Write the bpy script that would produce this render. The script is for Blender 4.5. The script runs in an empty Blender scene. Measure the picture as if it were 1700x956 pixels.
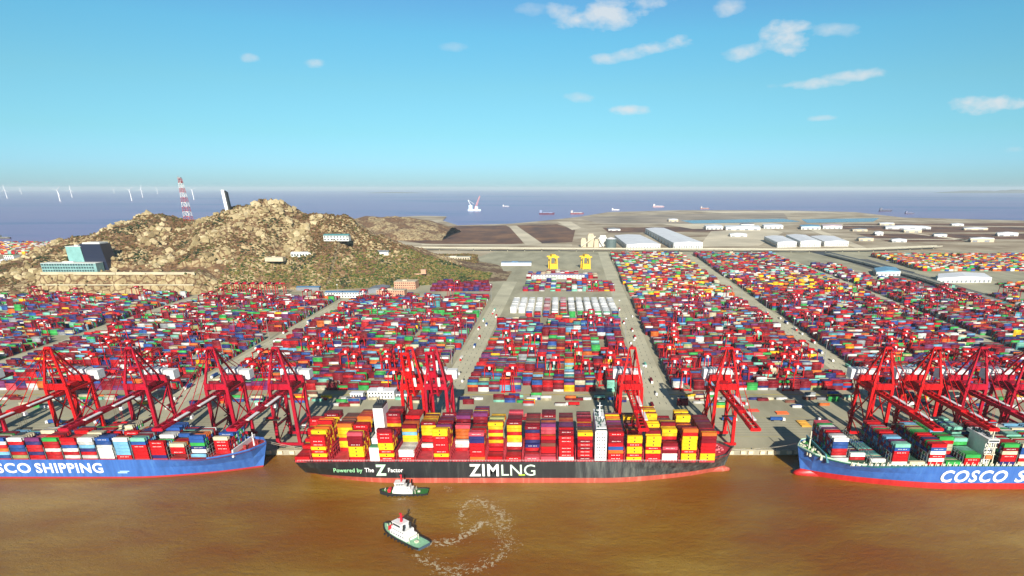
import bpy, bmesh, math, random
import numpy as np
from mathutils import Vector, Matrix, noise
R = math.radians
rnd = random.Random(7)
rng = np.random.default_rng(11)

# ------------------------------------------------------------------ camera
S = bpy.context.scene
COL = S.collection
CAM_Z = 230.0
PITCH = R(22.0)
FPX, PPX, PPY = 1030.0, 930.0, 728.0          # focal length and principal point in photo pixels
cam = bpy.data.cameras.new('camera')
cam.sensor_width = 36.0
cam.lens = FPX / 1700 * 36
cam.shift_x = -(PPX - 850) / 1700
cam.shift_y = (PPY - 478) / 1700
cam.clip_start = 1.0
cam.clip_end = 300000
camo = bpy.data.objects.new('camera', cam)
camo.location = (0, 0, CAM_Z)
camo.rotation_euler = (R(90) - PITCH, 0, 0)
COL.objects.link(camo)
S.camera = camo
S.render.resolution_x = 1024
S.render.resolution_y = 576
S.view_settings.view_transform = 'Standard'
S.view_settings.look = 'None'
S.view_settings.gamma = 1.0
S.view_settings.exposure = 0.54
S.render.engine = 'CYCLES'
S.cycles.max_bounces = 4
S.cycles.volume_bounces = 0

cp, sp = math.cos(PITCH), math.sin(PITCH)


def at(px, py, z=5.0):
    """ground point at height z seen at a photo pixel -> (X, Y)"""
    h = CAM_Z - z
    a = (py - PPY) / FPX
    D = h * (cp - a * sp) / (sp + a * cp)
    return ((px - PPX) / FPX * (D * cp + h * sp), D)


def at_depth(px, py, D):
    """point at distance D -> (X, Z)"""
    a = (py - PPY) / FPX
    h = D * (sp + a * cp) / (cp - a * sp)
    return ((px - PPX) / FPX * (D * cp + h * sp), CAM_Z - h)


def direction(px, py):
    x = (px - PPX) / FPX
    y = (py - PPY) / FPX
    return Vector((x, cp - y * sp, -sp - y * cp)).normalized()


# ------------------------------------------------------------------ sky and sun
SUN_EL, SUN_AZ = R(25), R(7)                   # sun behind the camera, a little to the right
world = bpy.data.worlds.new('World')
S.world = world
world.use_nodes = True
wn, wl = world.node_tree.nodes, world.node_tree.links
wn.clear()


def N(kind, **kw):
    n = wn.new(kind)
    for k, v in kw.items():
        setattr(n, k, v)
    return n


def wmath(op, a, b=None, c=None, clamp=False):
    n = N('ShaderNodeMath', operation=op, use_clamp=clamp)
    for i, v in enumerate((a, b, c)):
        if v is None:
            continue
        if isinstance(v, (int, float)):
            n.inputs[i].default_value = v
        else:
            wl.new(v, n.inputs[i])
    return n.outputs[0]


sky = N('ShaderNodeTexSky', sky_type='NISHITA', sun_disc=False)
sky.sun_elevation = SUN_EL
sky.sun_rotation = math.pi - SUN_AZ
sky.air_density = 1.0
sky.dust_density = 0.3
sky.ozone_density = 1.5
geo = N('ShaderNodeTexCoord')
sep = N('ShaderNodeSeparateXYZ')
wl.new(geo.outputs['Generated'], sep.inputs[0])
tintr = N('ShaderNodeValToRGB')
cr = tintr.color_ramp
cr.elements[0].position = 0.0
cr.elements[0].color = (0.38, 0.68, 1.14, 1)
cr.elements[1].position = 0.5
cr.elements[1].color = (0.26, 0.44, 0.55, 1)
for p_, c_ in ((0.03, (0.38, 0.72, 1.18, 1)), (0.07, (0.38, 0.74, 0.95, 1)), (0.13, (0.42, 0.80, 0.88, 1)), (0.19, (0.40, 0.86, 0.95, 1)), (0.235, (0.40, 0.78, 0.96, 1)), (0.32, (0.32, 0.60, 0.75, 1))):
    e = cr.elements.new(p_)
    e.color = c_
wl.new(sep.outputs['Z'], tintr.inputs[0])
mul = N('ShaderNodeMix', data_type='RGBA', blend_type='MULTIPLY')
mul.inputs['Factor'].default_value = 1.0
wl.new(sky.outputs[0], mul.inputs['A'])
wl.new(tintr.outputs[0], mul.inputs['B'])
# clouds: small fair-weather clouds placed by direction
az = wmath('ARCTAN2', sep.outputs['X'], sep.outputs['Y'])
el = wmath('ARCSINE', sep.outputs['Z'])
cn = N('ShaderNodeTexNoise')
cn.inputs['Scale'].default_value = 26
cn.inputs['Detail'].default_value = 7
cn.inputs['Roughness'].default_value = 0.58
mp = N('ShaderNodeMapping')
mp.inputs['Scale'].default_value = (1, 1, 1.9)
wl.new(geo.outputs['Generated'], mp.inputs[0])
wl.new(mp.outputs[0], cn.inputs['Vector'])
nz = wmath('MULTIPLY', wmath('SUBTRACT', cn.outputs[0], 0.5), 4.4)
CLOUDS = [(995, 25, 74, 26, 0.0, 1.0), (938, 18, 34, 16, 0.0, .8), (1050, 4, 70, 12, 0, .8), (1205, 12, 32, 15, 0, .7),
          (1035, 92, 55, 11, .1, .75), (1100, 76, 52, 13, .15, .9), (1245, 84, 70, 15, .2, .7), (1310, 62, 55, 28, 0, 1.0), (1378, 50, 50, 14, -.1, .5),
          (1345, 139, 62, 10, 0, .8), (1420, 125, 62, 10, .05, .7), (1040, 183, 42, 9, 0, .8), (965, 163, 32, 9, 0, .5),
          (1367, 195, 28, 6, 0, .6), (1640, 173, 74, 17, 0, 1.1), (417, 97, 18, 8, 0, .6), (520, 105, 20, 8, 0, .6), (880, 16, 30, 12, 0, .35), (750, 78, 26, 8, 0, .25), (1682, 248, 20, 6, 0, .4)]
total = None
for (cx, cy, wx, wy, sl, st) in CLOUDS:
    d0 = direction(cx, cy)
    d1 = direction(cx + wx, cy)
    d2 = direction(cx, cy - wy)
    a0, e0 = math.atan2(d0.x, d0.y), math.asin(d0.z)
    wa = abs(math.atan2(d1.x, d1.y) - a0)
    we = abs(math.asin(d2.z) - e0)
    u = wmath('MULTIPLY', wmath('SUBTRACT', az, a0), 1 / wa)
    v = wmath('MULTIPLY', wmath('SUBTRACT', el, e0), 1 / we)
    v = wmath('SUBTRACT', v, wmath('MULTIPLY', u, sl * wx / wy))
    r2 = wmath('MULTIPLY_ADD', v, v, wmath('MULTIPLY', u, u))
    m_ = wmath('MULTIPLY', wmath('SUBTRACT', wmath('ADD', nz, 0.95), r2), 0.75 * st, clamp=True)
    total = m_ if total is None else wmath('MAXIMUM', total, m_)
cmix = N('ShaderNodeMix', data_type='RGBA')
wl.new(wmath('MULTIPLY', wmath('SMOOTH_MIN', total, 1.0, 0.2), 0.85), cmix.inputs['Factor'])
wl.new(mul.outputs['Result'], cmix.inputs['A'])
cmix.inputs['B'].default_value = (6.4, 6.7, 6.9, 1)
bg = N('ShaderNodeBackground')
wl.new(cmix.outputs['Result'], bg.inputs['Color'])
bg.inputs['Strength'].default_value = 0.082
wo = N('ShaderNodeOutputWorld')
wl.new(bg.outputs[0], wo.inputs['Surface'])

sun = bpy.data.lights.new('sun', 'SUN')
sun.energy = 5.0
sun.angle = R(0.5)
sun.color = (1.0, 0.93, 0.82)
suno = bpy.data.objects.new('sun', sun)
sd = Vector((math.sin(SUN_AZ) * math.cos(SUN_EL), -math.cos(SUN_AZ) * math.cos(SUN_EL), math.sin(SUN_EL)))
suno.rotation_euler = sd.to_track_quat('Z', 'Y').to_euler()
suno.location = (0, 0, 500)
COL.objects.link(suno)

# ------------------------------------------------------------------ materials
MATS = {}


def mat(name, color, rough=0.6, metal=0.0, vary=0.0, scale=0.2, spec=0.4):
    if name in MATS:
        return MATS[name]
    m = bpy.data.materials.new(name)
    m.use_nodes = True
    nt = m.node_tree
    b = nt.nodes['Principled BSDF']
    b.inputs['Roughness'].default_value = rough
    b.inputs['Metallic'].default_value = metal
    b.inputs['Specular IOR Level'].default_value = spec
    b.inputs['Base Color'].default_value = (*color, 1)
    if vary:
        tc = nt.nodes.new('ShaderNodeTexCoord')
        nn = nt.nodes.new('ShaderNodeTexNoise')
        nn.inputs['Scale'].default_value = scale
        nn.inputs['Detail'].default_value = 6
        rp = nt.nodes.new('ShaderNodeValToRGB')
        rp.color_ramp.elements[0].position = .3
        rp.color_ramp.elements[1].position = .7
        rp.color_ramp.elements[0].color = tuple(max(0, c * (1 - vary)) for c in color) + (1,)
        rp.color_ramp.elements[1].color = tuple(min(1, c * (1 + vary)) for c in color) + (1,)
        nt.links.new(tc.outputs['Object'], nn.inputs['Vector'])
        nt.links.new(nn.outputs[0], rp.inputs[0])
        nt.links.new(rp.outputs[0], b.inputs['Base Color'])
    MATS[name] = m
    return m


def attr_mat(name='painted_steel', rough=0.55):
    m = bpy.data.materials.new(name)
    m.use_nodes = True
    nt = m.node_tree
    b = nt.nodes['Principled BSDF']
    a = nt.nodes.new('ShaderNodeAttribute')
    a.attribute_name = 'paint'
    tc = nt.nodes.new('ShaderNodeTexCoord')
    nn = nt.nodes.new('ShaderNodeTexNoise')
    nn.inputs['Scale'].default_value = .35
    nn.inputs['Detail'].default_value = 5
    mr = nt.nodes.new('ShaderNodeMapRange')
    mr.inputs[1].default_value = .3
    mr.inputs[2].default_value = .7
    mr.inputs[3].default_value = .72
    mr.inputs[4].default_value = 1.12
    mx = nt.nodes.new('ShaderNodeMix')
    mx.data_type = 'RGBA'
    mx.blend_type = 'MULTIPLY'
    mx.inputs['Factor'].default_value = 1
    nt.links.new(tc.outputs['Object'], nn.inputs['Vector'])
    nt.links.new(nn.outputs[0], mr.inputs[0])
    nt.links.new(a.outputs['Color'], mx.inputs['A'])
    nt.links.new(mr.outputs[0], mx.inputs['B'])
    nt.links.new(mx.outputs['Result'], b.inputs['Base Color'])
    b.inputs['Roughness'].default_value = rough
    b.inputs['Specular IOR Level'].default_value = .15
    return m


PAL = {'R': (.47, .008, .012), 'D': (.19, .006, .014), 'Y': (.86, .50, .012), 'O': (.60, .13, .02), 'W': (.74, .74, .70),
       'C': (.62, .56, .38), 'B': (.025, .085, .30), 'N': (.025, .025, .13), 'T': (.16, .38, .56), 'M': (.20, .50, .38),
       'G': (.04, .34, .07), 'P': (.16, .03, .12), 'K': (.16, .06, .04), 'L': (.36, .36, .14), 'E': (.28, .30, .31), 'S': (.62, .07, .10), 'A': (.06,.26,.26)}
CNAME = {'R': 'red', 'D': 'maroon', 'Y': 'yellow', 'O': 'orange', 'W': 'white', 'C': 'cream', 'B': 'blue', 'N': 'navy', 'T': 'light blue',
         'M': 'mint green', 'G': 'green', 'P': 'purple', 'K': 'brown', 'L': 'olive', 'E': 'grey', 'S': 'pinkish red', 'A': 'teal'}

m_red = mat('crane_red', (.55, .006, .008), .5, vary=.22, scale=.15, spec=.2)
m_crim = mat('crane_crimson', (.38, .005, .022), .5, vary=.25, scale=.15, spec=.2)
m_white = mat('white_paint', (.78, .78, .76), .5, vary=.06, scale=.3)
m_cream = mat('cream_paint', (.66, .62, .48), .6, vary=.1, scale=.3)
m_dark = mat('dark_steel', (.03, .032, .035), .5)
m_glass = mat('dark_glass', (.02, .035, .05), .12, spec=.8)
m_grey = mat('grey_steel', (.25, .26, .27), .5, vary=.1, scale=.3)
m_conc = mat('concrete', (.34, .32, .25), .85, vary=.22, scale=.05)
m_rubber = mat('rubber', (.02, .02, .02), .8)
m_box = attr_mat()
m_mark_d = mat('dark_marking', (.03, .025, .02), .6)
m_mark_w = mat('white_marking', (.75, .72, .7), .6)


# ------------------------------------------------------------------ mesh helpers
class MB:
    def __init__(s):
        s.v, s.f, s.m = [], [], []
        s.mi = 0

    def quad(s, a, b, c, d):
        n = len(s.v)
        s.v += [tuple(a), tuple(b), tuple(c), tuple(d)]
        s.f.append((n, n + 1, n + 2, n + 3))
        s.m.append(s.mi)

    def poly(s, pts):
        n = len(s.v)
        s.v += [tuple(p) for p in pts]
        s.f.append(tuple(range(n, n + len(pts))))
        s.m.append(s.mi)

    def hexa(s, p):
        n = len(s.v)
        s.v += [tuple(q) for q in p]
        for f in ((0, 3, 2, 1), (4, 5, 6, 7), (0, 1, 5, 4), (1, 2, 6, 5), (2, 3, 7, 6), (3, 0, 4, 7)):
            s.f.append(tuple(n + i for i in f))
            s.m.append(s.mi)
        return s

    def box(s, x0, x1, y0, y1, z0, z1):
        return s.hexa([(x0, y0, z0), (x1, y0, z0), (x1, y1, z0), (x0, y1, z0), (x0, y0, z1), (x1, y0, z1), (x1, y1, z1), (x0, y1, z1)])

    def beam(s, a, b, w, h=None, w2=None, h2=None):
        """box section from a to b, w across, h up; optional taper to w2,h2"""
        h = w if h is None else h
        w2 = w if w2 is None else w2
        h2 = h if h2 is None else h2
        a, b = Vector(a), Vector(b)
        d = (b - a).normalized()
        up = Vector((0, 0, 1)) if abs(d.z) < .92 else Vector((0, 1, 0))
        sx = d.cross(up).normalized()
        uy = sx.cross(d).normalized()
        q = []
        for (c, W, H) in ((a, w, h), (b, w2, h2)):
            q += [c - sx * W / 2 - uy * H / 2, c + sx * W / 2 - uy * H / 2, c + sx * W / 2 + uy * H / 2, c - sx * W / 2 + uy * H / 2]
        return s.hexa(q)

    def tube(s, a, b, r, r2=None, n=8):
        r2 = r if r2 is None else r2
        a, b = Vector(a), Vector(b)
        d = (b - a).normalized()
        up = Vector((0, 0, 1)) if abs(d.z) < .92 else Vector((0, 1, 0))
        sx = d.cross(up).normalized()
        uy = sx.cross(d).normalized()
        k = len(s.v)
        for (c, rr) in ((a, r), (b, r2)):
            for i in range(n):
                t = 2 * math.pi * i / n
                s.v.append(tuple(c + sx * rr * math.cos(t) + uy * rr * math.sin(t)))
        for i in range(n):
            j = (i + 1) % n
            s.f.append((k + i, k + j, k + n + j, k + n + i))
            s.m.append(s.mi)
        s.f.append(tuple(k + i for i in reversed(range(n))))
        s.m.append(s.mi)
        s.f.append(tuple(k + n + i for i in range(n)))
        s.m.append(s.mi)
        return s

    def prism(s, pts, z0, z1):
        """extrude a plan polygon"""
        n = len(pts)
        k = len(s.v)
        s.v += [(p[0], p[1], z0) for p in pts] + [(p[0], p[1], z1) for p in pts]
        s.f.append(tuple(k + i for i in reversed(range(n))))
        s.m.append(s.mi)
        s.f.append(tuple(k + n + i for i in range(n)))
        s.m.append(s.mi)
        for i in range(n):
            j = (i + 1) % n
            s.f.append((k + i, k + j, k + n + j, k + n + i))
            s.m.append(s.mi)
        return s

    def build(s, name, mats, parent=None, smooth=False):
        me = bpy.data.meshes.new(name)
        me.from_pydata(s.v, [], s.f)
        if not isinstance(mats, (list, tuple)):
            mats = [mats]
        for m in mats:
            me.materials.append(m)
        if len(mats) > 1:
            me.polygons.foreach_set('material_index', s.m)
        bm = bmesh.new()
        bm.from_mesh(me)
        bmesh.ops.recalc_face_normals(bm, faces=bm.faces)
        bm.to_mesh(me)
        bm.free()
        if smooth:
            me.shade_smooth()
        o = bpy.data.objects.new(name, me)
        COL.objects.link(o)
        if parent:
            o.parent = parent
        return o


def tag(o, label=None, cat=None, group=None, kind=None):
    if label:
        o['label'] = label
    if cat:
        o['category'] = cat
    if group:
        o['group'] = group
    if kind:
        o['kind'] = kind
    return o


def empty(name, loc=(0, 0, 0), rz=0, label=None, cat=None, group=None):
    o = bpy.data.objects.new(name, None)
    o.location = loc
    o.rotation_euler = (0, 0, rz)
    o.empty_display_size = 1
    COL.objects.link(o)
    return tag(o, label, cat, group)


def copy_tree(o, parent=None):
    c = o.copy()
    COL.objects.link(c)
    c.parent = parent
    for ch in [x for x in KIDS.get(o.name, [])]:
        copy_tree(ch, c)
    return c


KIDS = {}


def index_kids(o):
    ks = [x for x in bpy.data.objects if x.parent == o]
    KIDS[o.name] = ks
    for k in ks:
        index_kids(k)


def text_mesh(s, size_h, name, m, parent, x, y, z, width=None, offset=0.0, shear=0.0, align='LEFT'):
    """lettering on a hull side facing -Y: x left edge, z baseline, cap height size_h"""
    cu = bpy.data.curves.new(name, 'FONT')
    cu.body = s
    cu.size = size_h / 0.70
    cu.extrude = .12
    cu.offset = offset
    cu.shear = shear
    cu.space_character = 1.0 + offset * .35
    cu.resolution_u = 3
    o = bpy.data.objects.new(name, cu)
    COL.objects.link(o)
    bpy.context.view_layer.update()
    dg = bpy.context.evaluated_depsgraph_get()
    me = bpy.data.meshes.new_from_object(o.evaluated_get(dg))
    COL.objects.unlink(o)
    bpy.data.objects.remove(o)
    me.name = name
    xs = [v.co.x for v in me.vertices]
    w0, w1 = min(xs), max(xs)
    k = (width / (w1 - w0)) if width else 1
    for v in me.vertices:
        vx, vy, vz = v.co
        v.co = (x + (vx - w0) * k, y - vz, z + vy)
    me.materials.clear()
    me.materials.append(m)
    q = bpy.data.objects.new(name, me)
    COL.objects.link(q)
    q.parent = parent
    return q


def ordinal(n):
    w = ['zeroth', 'first', 'second', 'third', 'fourth', 'fifth', 'sixth', 'seventh', 'eighth', 'ninth', 'tenth', 'eleventh', 'twelfth', 'thirteenth',
         'fourteenth', 'fifteenth', 'sixteenth', 'seventeenth', 'eighteenth', 'nineteenth', 'twentieth', 'twenty-first', 'twenty-second', 'twenty-third']
    return w[n] if n < len(w) else str(n) + 'th'


# ------------------------------------------------------------------ water
def node_mat(name):
    m = bpy.data.materials.new(name)
    m.use_nodes = True
    return m, m.node_tree, m.node_tree.nodes['Principled BSDF']


def tex(nt, scale, detail=5, rough=.55, stretch=None, kind='ShaderNodeTexNoise'):
    g = nt.nodes.new('ShaderNodeNewGeometry')
    n = nt.nodes.new(kind)
    n.inputs['Scale'].default_value = scale
    if kind == 'ShaderNodeTexNoise':
        n.inputs['Detail'].default_value = detail
        n.inputs['Roughness'].default_value = rough
    if stretch:
        mpn = nt.nodes.new('ShaderNodeMapping')
        mpn.inputs['Scale'].default_value = stretch
        nt.links.new(g.outputs['Position'], mpn.inputs[0])
        nt.links.new(mpn.outputs[0], n.inputs['Vector'])
    else:
        nt.links.new(g.outputs['Position'], n.inputs['Vector'])
    return n


def ramp(nt, src, stops):
    r = nt.nodes.new('ShaderNodeValToRGB')
    r.color_ramp.elements[0].position = stops[0][0]
    r.color_ramp.elements[0].color = (*stops[0][1], 1)
    r.color_ramp.elements[1].position = stops[-1][0]
    r.color_ramp.elements[1].color = (*stops[-1][1], 1)
    for p, c in stops[1:-1]:
        e = r.color_ramp.elements.new(p)
        e.color = (*c, 1)
    nt.links.new(src, r.inputs[0])
    return r.outputs[0]


def bump(nt, b, src, strength, dist):
    bn = nt.nodes.new('ShaderNodeBump')
    bn.inputs['Strength'].default_value = strength
    bn.inputs['Distance'].default_value = dist
    nt.links.new(src, bn.inputs['Height'])
    nt.links.new(bn.outputs[0], b.inputs['Normal'])


m_water, nt, b = node_mat('mud_and_reflection_water')
n1 = tex(nt, .007, 9, .66, (.55, 1.2, 1))
c = ramp(nt, n1.outputs[0], [(.32, (.25, .070, .005)), (.43, (.23, .086, .006)), (.54, (.27, .14, .015)), (.66, (.36, .225, .042))])  # silt browns; the orange tones paint in the red reflection of the hulls
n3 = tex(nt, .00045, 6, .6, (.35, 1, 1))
c2 = ramp(nt, n3.outputs[0], [(.38, (.09, .09, .26)), (.45, (.22, .145, .33)), (.7, (.27, .165, .33))])  # offshore: sky reflection painted in as lavender, cloud shadows as dark blue streaks
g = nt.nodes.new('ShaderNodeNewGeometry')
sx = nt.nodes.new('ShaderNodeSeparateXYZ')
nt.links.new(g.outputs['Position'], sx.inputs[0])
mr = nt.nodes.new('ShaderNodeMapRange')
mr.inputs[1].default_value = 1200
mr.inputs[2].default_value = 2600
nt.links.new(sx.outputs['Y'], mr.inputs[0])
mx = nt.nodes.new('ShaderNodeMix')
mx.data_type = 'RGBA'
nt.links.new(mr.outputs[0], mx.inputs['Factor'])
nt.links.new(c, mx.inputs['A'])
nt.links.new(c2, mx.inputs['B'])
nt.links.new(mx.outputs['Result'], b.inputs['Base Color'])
n2 = tex(nt, .13, 9, .72, (1, 1.7, 1))
bump(nt, b, n2.outputs[0], .8, 1.5)
b.inputs['Roughness'].default_value = .28
b.inputs['Specular IOR Level'].default_value = .28

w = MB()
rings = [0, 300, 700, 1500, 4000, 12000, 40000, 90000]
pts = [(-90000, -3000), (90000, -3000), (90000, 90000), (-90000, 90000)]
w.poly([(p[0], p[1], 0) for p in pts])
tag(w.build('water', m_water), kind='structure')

# ------------------------------------------------------------------ land
m_land, nt, b = node_mat('reclaimed_land')
n1 = tex(nt, .004, 8, .62)
c1 = ramp(nt, n1.outputs[0], [(.3, (.20, .13, .07)), (.44, (.34, .26, .16)), (.54, (.46, .38, .25)), (.68, (.62, .54, .39))])
nt.links.new(c1, b.inputs['Base Color'])
b.inputs['Roughness'].default_value = .95
m_brown, nt, b = node_mat('dry_reed_flat')
n1 = tex(nt, .006, 8, .65, (1, .5, 1))
c1 = ramp(nt, n1.outputs[0], [(.32, (.05, .025, .022)), (.5, (.15, .065, .028)), (.7, (.30, .15, .06))])
nt.links.new(c1, b.inputs['Base Color'])
b.inputs['Roughness'].default_value = .95
m_yard, nt, b = node_mat('yard_pavement')
n1 = tex(nt, .02, 8, .6, (1, .35, 1))
c1 = ramp(nt, n1.outputs[0], [(.3, (.27, .25, .16)), (.5, (.38, .355, .235)), (.7, (.48, .45, .30))])
nt.links.new(c1, b.inputs['Base Color'])
n2 = tex(nt, .9, 4, .6)
bump(nt, b, n2.outputs[0], .2, .05)
b.inputs['Roughness'].default_value = .9
m_sand = mat('pale_sand', (.64, .56, .40), .95, vary=.25, scale=.004)
m_road = mat('asphalt', (.13, .13, .12), .9, vary=.2, scale=.05)
m_lane = mat('pale_road', (.52, .49, .34), .9, vary=.16, scale=.02)

GZ = 5.0
QY = 530.0
land = MB()
coast = [at(112, 402), at(250, 396), at(560, 372), at(640, 361), at(700, 358), at(742, 359), at(735, 366), at(760, 374), at(850, 371), at(905, 366), at(960, 360), at(1010, 352),
         at(1120, 349), at(1300, 349), at(1420, 352), at(1500, 361), at(1700, 366), at(1900, 368)]
poly = [(-2600, QY), (3800, QY)] + [(x, y) for (x, y) in reversed(coast)] + [at(-60, 404), at(-400, 404)]
land.poly([(x, y, GZ) for x, y in poly])
tag(land.build('ground', m_land), kind='structure')
q = MB()
q.box(-2600, 3800, QY - 1.5, QY, -3, GZ + .25)
qo = tag(q.build('quay_wall', mat('quay_concrete', (.36, .33, .24), .9, vary=.2, scale=.1)), 'long concrete quay wall facing the brown river', 'quay')
f = MB()
x = -900
while x < 900:
    f.box(x, x + 4.2, QY - 3.6, QY - 1.5, 1.6, 4.6)
    x += 7.0 if rnd.random() > .18 else 11
f.build('fender_panel', mat('fender_cream', (.72, .62, .42), .7, vary=.1), qo)
b_ = MB()
x = -900
while x < 900:
    b_.tube((x, QY + 1.2, GZ), (x, QY + 1.2, GZ + .9), .35, .5)
    x += 22
b_.build('bollards', m_dark, qo)['kind'] = 'stuff'
y = MB()
y.poly([(-2500, QY + .3, GZ + .02), (2600, QY + .3, GZ + .02), (3000, 2480, GZ + .02), (-250, 2480, GZ + .02), (-420, 1480, GZ + .02), (-2500, 1440, GZ + .02)])
tag(y.build('yard_pavement', m_yard), kind='structure')


def sheet(name, pts, m, z):
    s = MB()
    s.poly([(*at(px, py, GZ), z) for px, py in pts])
    return tag(s.build(name, m), kind='structure')


sheet('reed_flat', [(625, 383), (700, 374), (760, 375), (840, 374), (862, 388), (868, 404), (790, 408), (700, 404), (640, 396)], m_brown, GZ + .3)
sheet('reed_flat', [(858, 374), (925, 372), (955, 382), (950, 402), (895, 404), (878, 390)], m_brown, GZ + .3)
sheet('reed_flat', [(955, 361), (1100, 356), (1300, 352), (1310, 366), (1200, 372), (1000, 372)], mat('far_mud', (.33, .27, .20), .9, vary=.4, scale=.003), GZ + .3)
sheet('reed_flat', [(1000, 378), (1180, 376), (1290, 376), (1260, 384), (1010, 386)], m_brown, GZ + .3)
sheet('reed_flat', [(1400, 372), (1720, 370), (1720, 385), (1520, 386), (1395, 380)], m_brown, GZ + .3)
sheet('reed_flat', [(1420, 388), (1720, 388), (1720, 398), (1480, 402)], m_brown, GZ + .3)
sheet('sand_flat', [(1180, 384), (1270, 378), (1300, 386), (1260, 408), (1160, 410)], m_sand, GZ + .4)
sheet('sand_flat', [(1100, 372), (1280, 370), (1300, 378), (1150, 380)], m_sand, GZ + .5)
sheet('sand_flat', [(845, 376), (858, 375), (900, 404), (872, 406)], m_sand, GZ + .5)
sheet('sand_flat', [(925, 368), (948, 368), (965, 378), (950, 382)], m_sand, GZ + .5)
sheet('sand_flat', [(1150, 350.5), (1350, 350.5), (1400, 353), (1200, 354)], m_sand, GZ + .5)
for q_ in ([(1000, 393), (1700, 398), (1700, 399.4), (1000, 394)], [(960, 370), (1700, 376), (1700, 377), (960, 370.8)], [(1330, 376), (1345, 376), (1440, 412), (1420, 412)], [(1500, 386), (1510, 386), (1640, 402), (1620, 402)], [(700, 405), (950, 406), (950, 408), (700, 407.5)]):
    sheet('track', q_, m_sand, GZ + .7)
sheet('pond', [(1130, 366), (1300, 363), (1330, 368), (1150, 371)], mat('pond_water', (.05, .10, .17), .2), GZ + .6)
sheet('pond', [(1330, 364), (1460, 362), (1450, 368), (1340, 370)], mat('pond_water', (.05, .10, .17), .2), GZ + .6)
sheet('scrubland', [(560, 466), (785, 466), (800, 442), (792, 424), (640, 424), (540, 440)], mat('scrub_ground', (.16, .105, .045), .95, vary=.5, scale=.02), GZ + .2)
sheet('lawn', [(790, 452), (808, 440), (822, 440), (812, 456)], mat('grass', (.06, .10, .03), .9, vary=.3, scale=.05), GZ + .15)


# strips of the yard: X at the quay side, roads fan out slightly inland
def fx(X0, Y):
    t = (Y - 700) / 1000.0
    return X0 * (1 + .10 * t) + 16 * t


roads = [(-146, -116), (98, 128), (357, 387), (-455, -427), (-775, -745), (636, 662)]
for (a, b2) in roads:
    s = MB()
    e = {636: 2350, 357: 2350, 98: 2450}.get(a, 1640 if a == -146 else 1400)
    s.poly([(fx(a, 640), 640, GZ + .06), (fx(b2, 640), 640, GZ + .06), (fx(b2, e), e, GZ + .06), (fx(a, e), e, GZ + .06)])
    tag(s.build('road', m_lane), kind='structure')
m_tyre = mat('tyre_marks', (.15, .145, .12), .95)
m_paint = mat('yellow_line', (.55, .40, .05), .7)
s = MB()
for (a, b2) in roads:
    for k in range(1, 4):
        xx = a + (b2 - a) * k / 4
        yy = 660
        while yy < 1300:
            s.poly([(fx(xx - .35, yy), yy, GZ + .08), (fx(xx + .35, yy), yy, GZ + .08), (fx(xx + .35, yy + 7), yy + 7, GZ + .08), (fx(xx - .35, yy + 7), yy + 7, GZ + .08)])
            yy += 18 + rnd.random() * 6
for yy in (566, 573, 580, 587, 594, 601):
    s.box(-900, 900, yy, yy + .45, GZ + .03, GZ + .05)
tag(s.build('lane_markings', m_tyre), kind='structure')
s = MB()
for yy in (693, 616):
    s.box(-900, 900, yy, yy + (3.2 if yy == 693 else .5), GZ + .03, GZ + .055)
for yy in (532.6, 562):
    s.box(-900, 900, yy, yy + .5, GZ + .03, GZ + .07)
tag(s.build('yellow_apron_line', mat('worn_yellow_paint', (.42, .36, .13), .85, vary=.25, scale=.05)), kind='structure')

# ------------------------------------------------------------------ hill
SKY = [(-60, 457), (20, 456), (58, 430), (78, 408), (115, 398), (150, 390), (185, 378), (225, 361), (262, 358), (290, 366), (330, 366), (355, 358), (385, 348), (410, 342),
       (440, 335), (465, 338), (500, 352), (535, 360), (570, 364), (590, 375), (615, 392), (650, 402), (690, 418), (740, 436), (790, 452), (830, 460)]
YR = 1760.0
prof = []
for px, py in SKY:
    X, Z = at_depth(px, py, YR)
    prof.append((X, max(Z - GZ, 1)))
PX_ = np.array([p[0] for p in prof])
PZ_ = np.array([p[1] for p in prof])


def foot(X):
    # foot line of the hill
    return float(np.interp(X, [-1700, -1250, -840, -700, -560, -480, -380, -230, -150], [1420, 1425, 1425, 1520, 1500, 1530, 1560, 1620, 1650]))


def hill_h(X, Y):
    zr = float(np.interp(X, PX_, PZ_))
    zr *= 1 + .10 * noise.noise(Vector((X / 60, 3.1, 0)))
    yf = foot(X)
    if Y < yf:
        return -3.0
    cliff = float(np.interp(X, [-1215, -1180, -830, -760], [0, 1, 1, 0]))
    base = 0.0
    d = Y - yf + 6 * noise.noise(Vector((X / 25, Y / 25, 0)))
    if cliff > 0:
        base = cliff * (float(np.interp(d, [0, 6, 16, 22, 75], [0, 21, 22, 44, 45])))
    if Y <= YR:
        t = min(1, max(0, (Y - yf - (70 * cliff)) / (YR - yf - 70 * cliff)))
        t = t ** .85 if X < -560 else t ** 1.1
        z = base + (zr - base) * t if zr > base else base + (zr - base) * t
    else:
        t = min(1, (Y - YR) / 480)
        z = zr * (1 - t * t * (3 - 2 * t)) - 4 * t
        if cliff and Y > 1900:
            z = z
    env = min(1, max(0, z / 60)) * (1 if cliff == 0 or d > 80 else .25)
    n = noise.fractal(Vector((X / 85, Y / 85, 1.7)), .9, 2.1, 5)
    v = noise.voronoi(Vector((X / 21, Y / 21, .3)))[0]
    rock = max(0, .5 - v[0]) * 17 * (0.4 + max(0, noise.noise(Vector((X / 120, Y / 120, 9)))) * 1.6)
    v2 = noise.voronoi(Vector((X / 9, Y / 9, .7)))[0]
    rock += max(0, .42 - v2[0]) * 5
    if Y > YR - 40:
        n = n * .4
    return z + env * (n * 19 + rock * 1.5)


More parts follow.
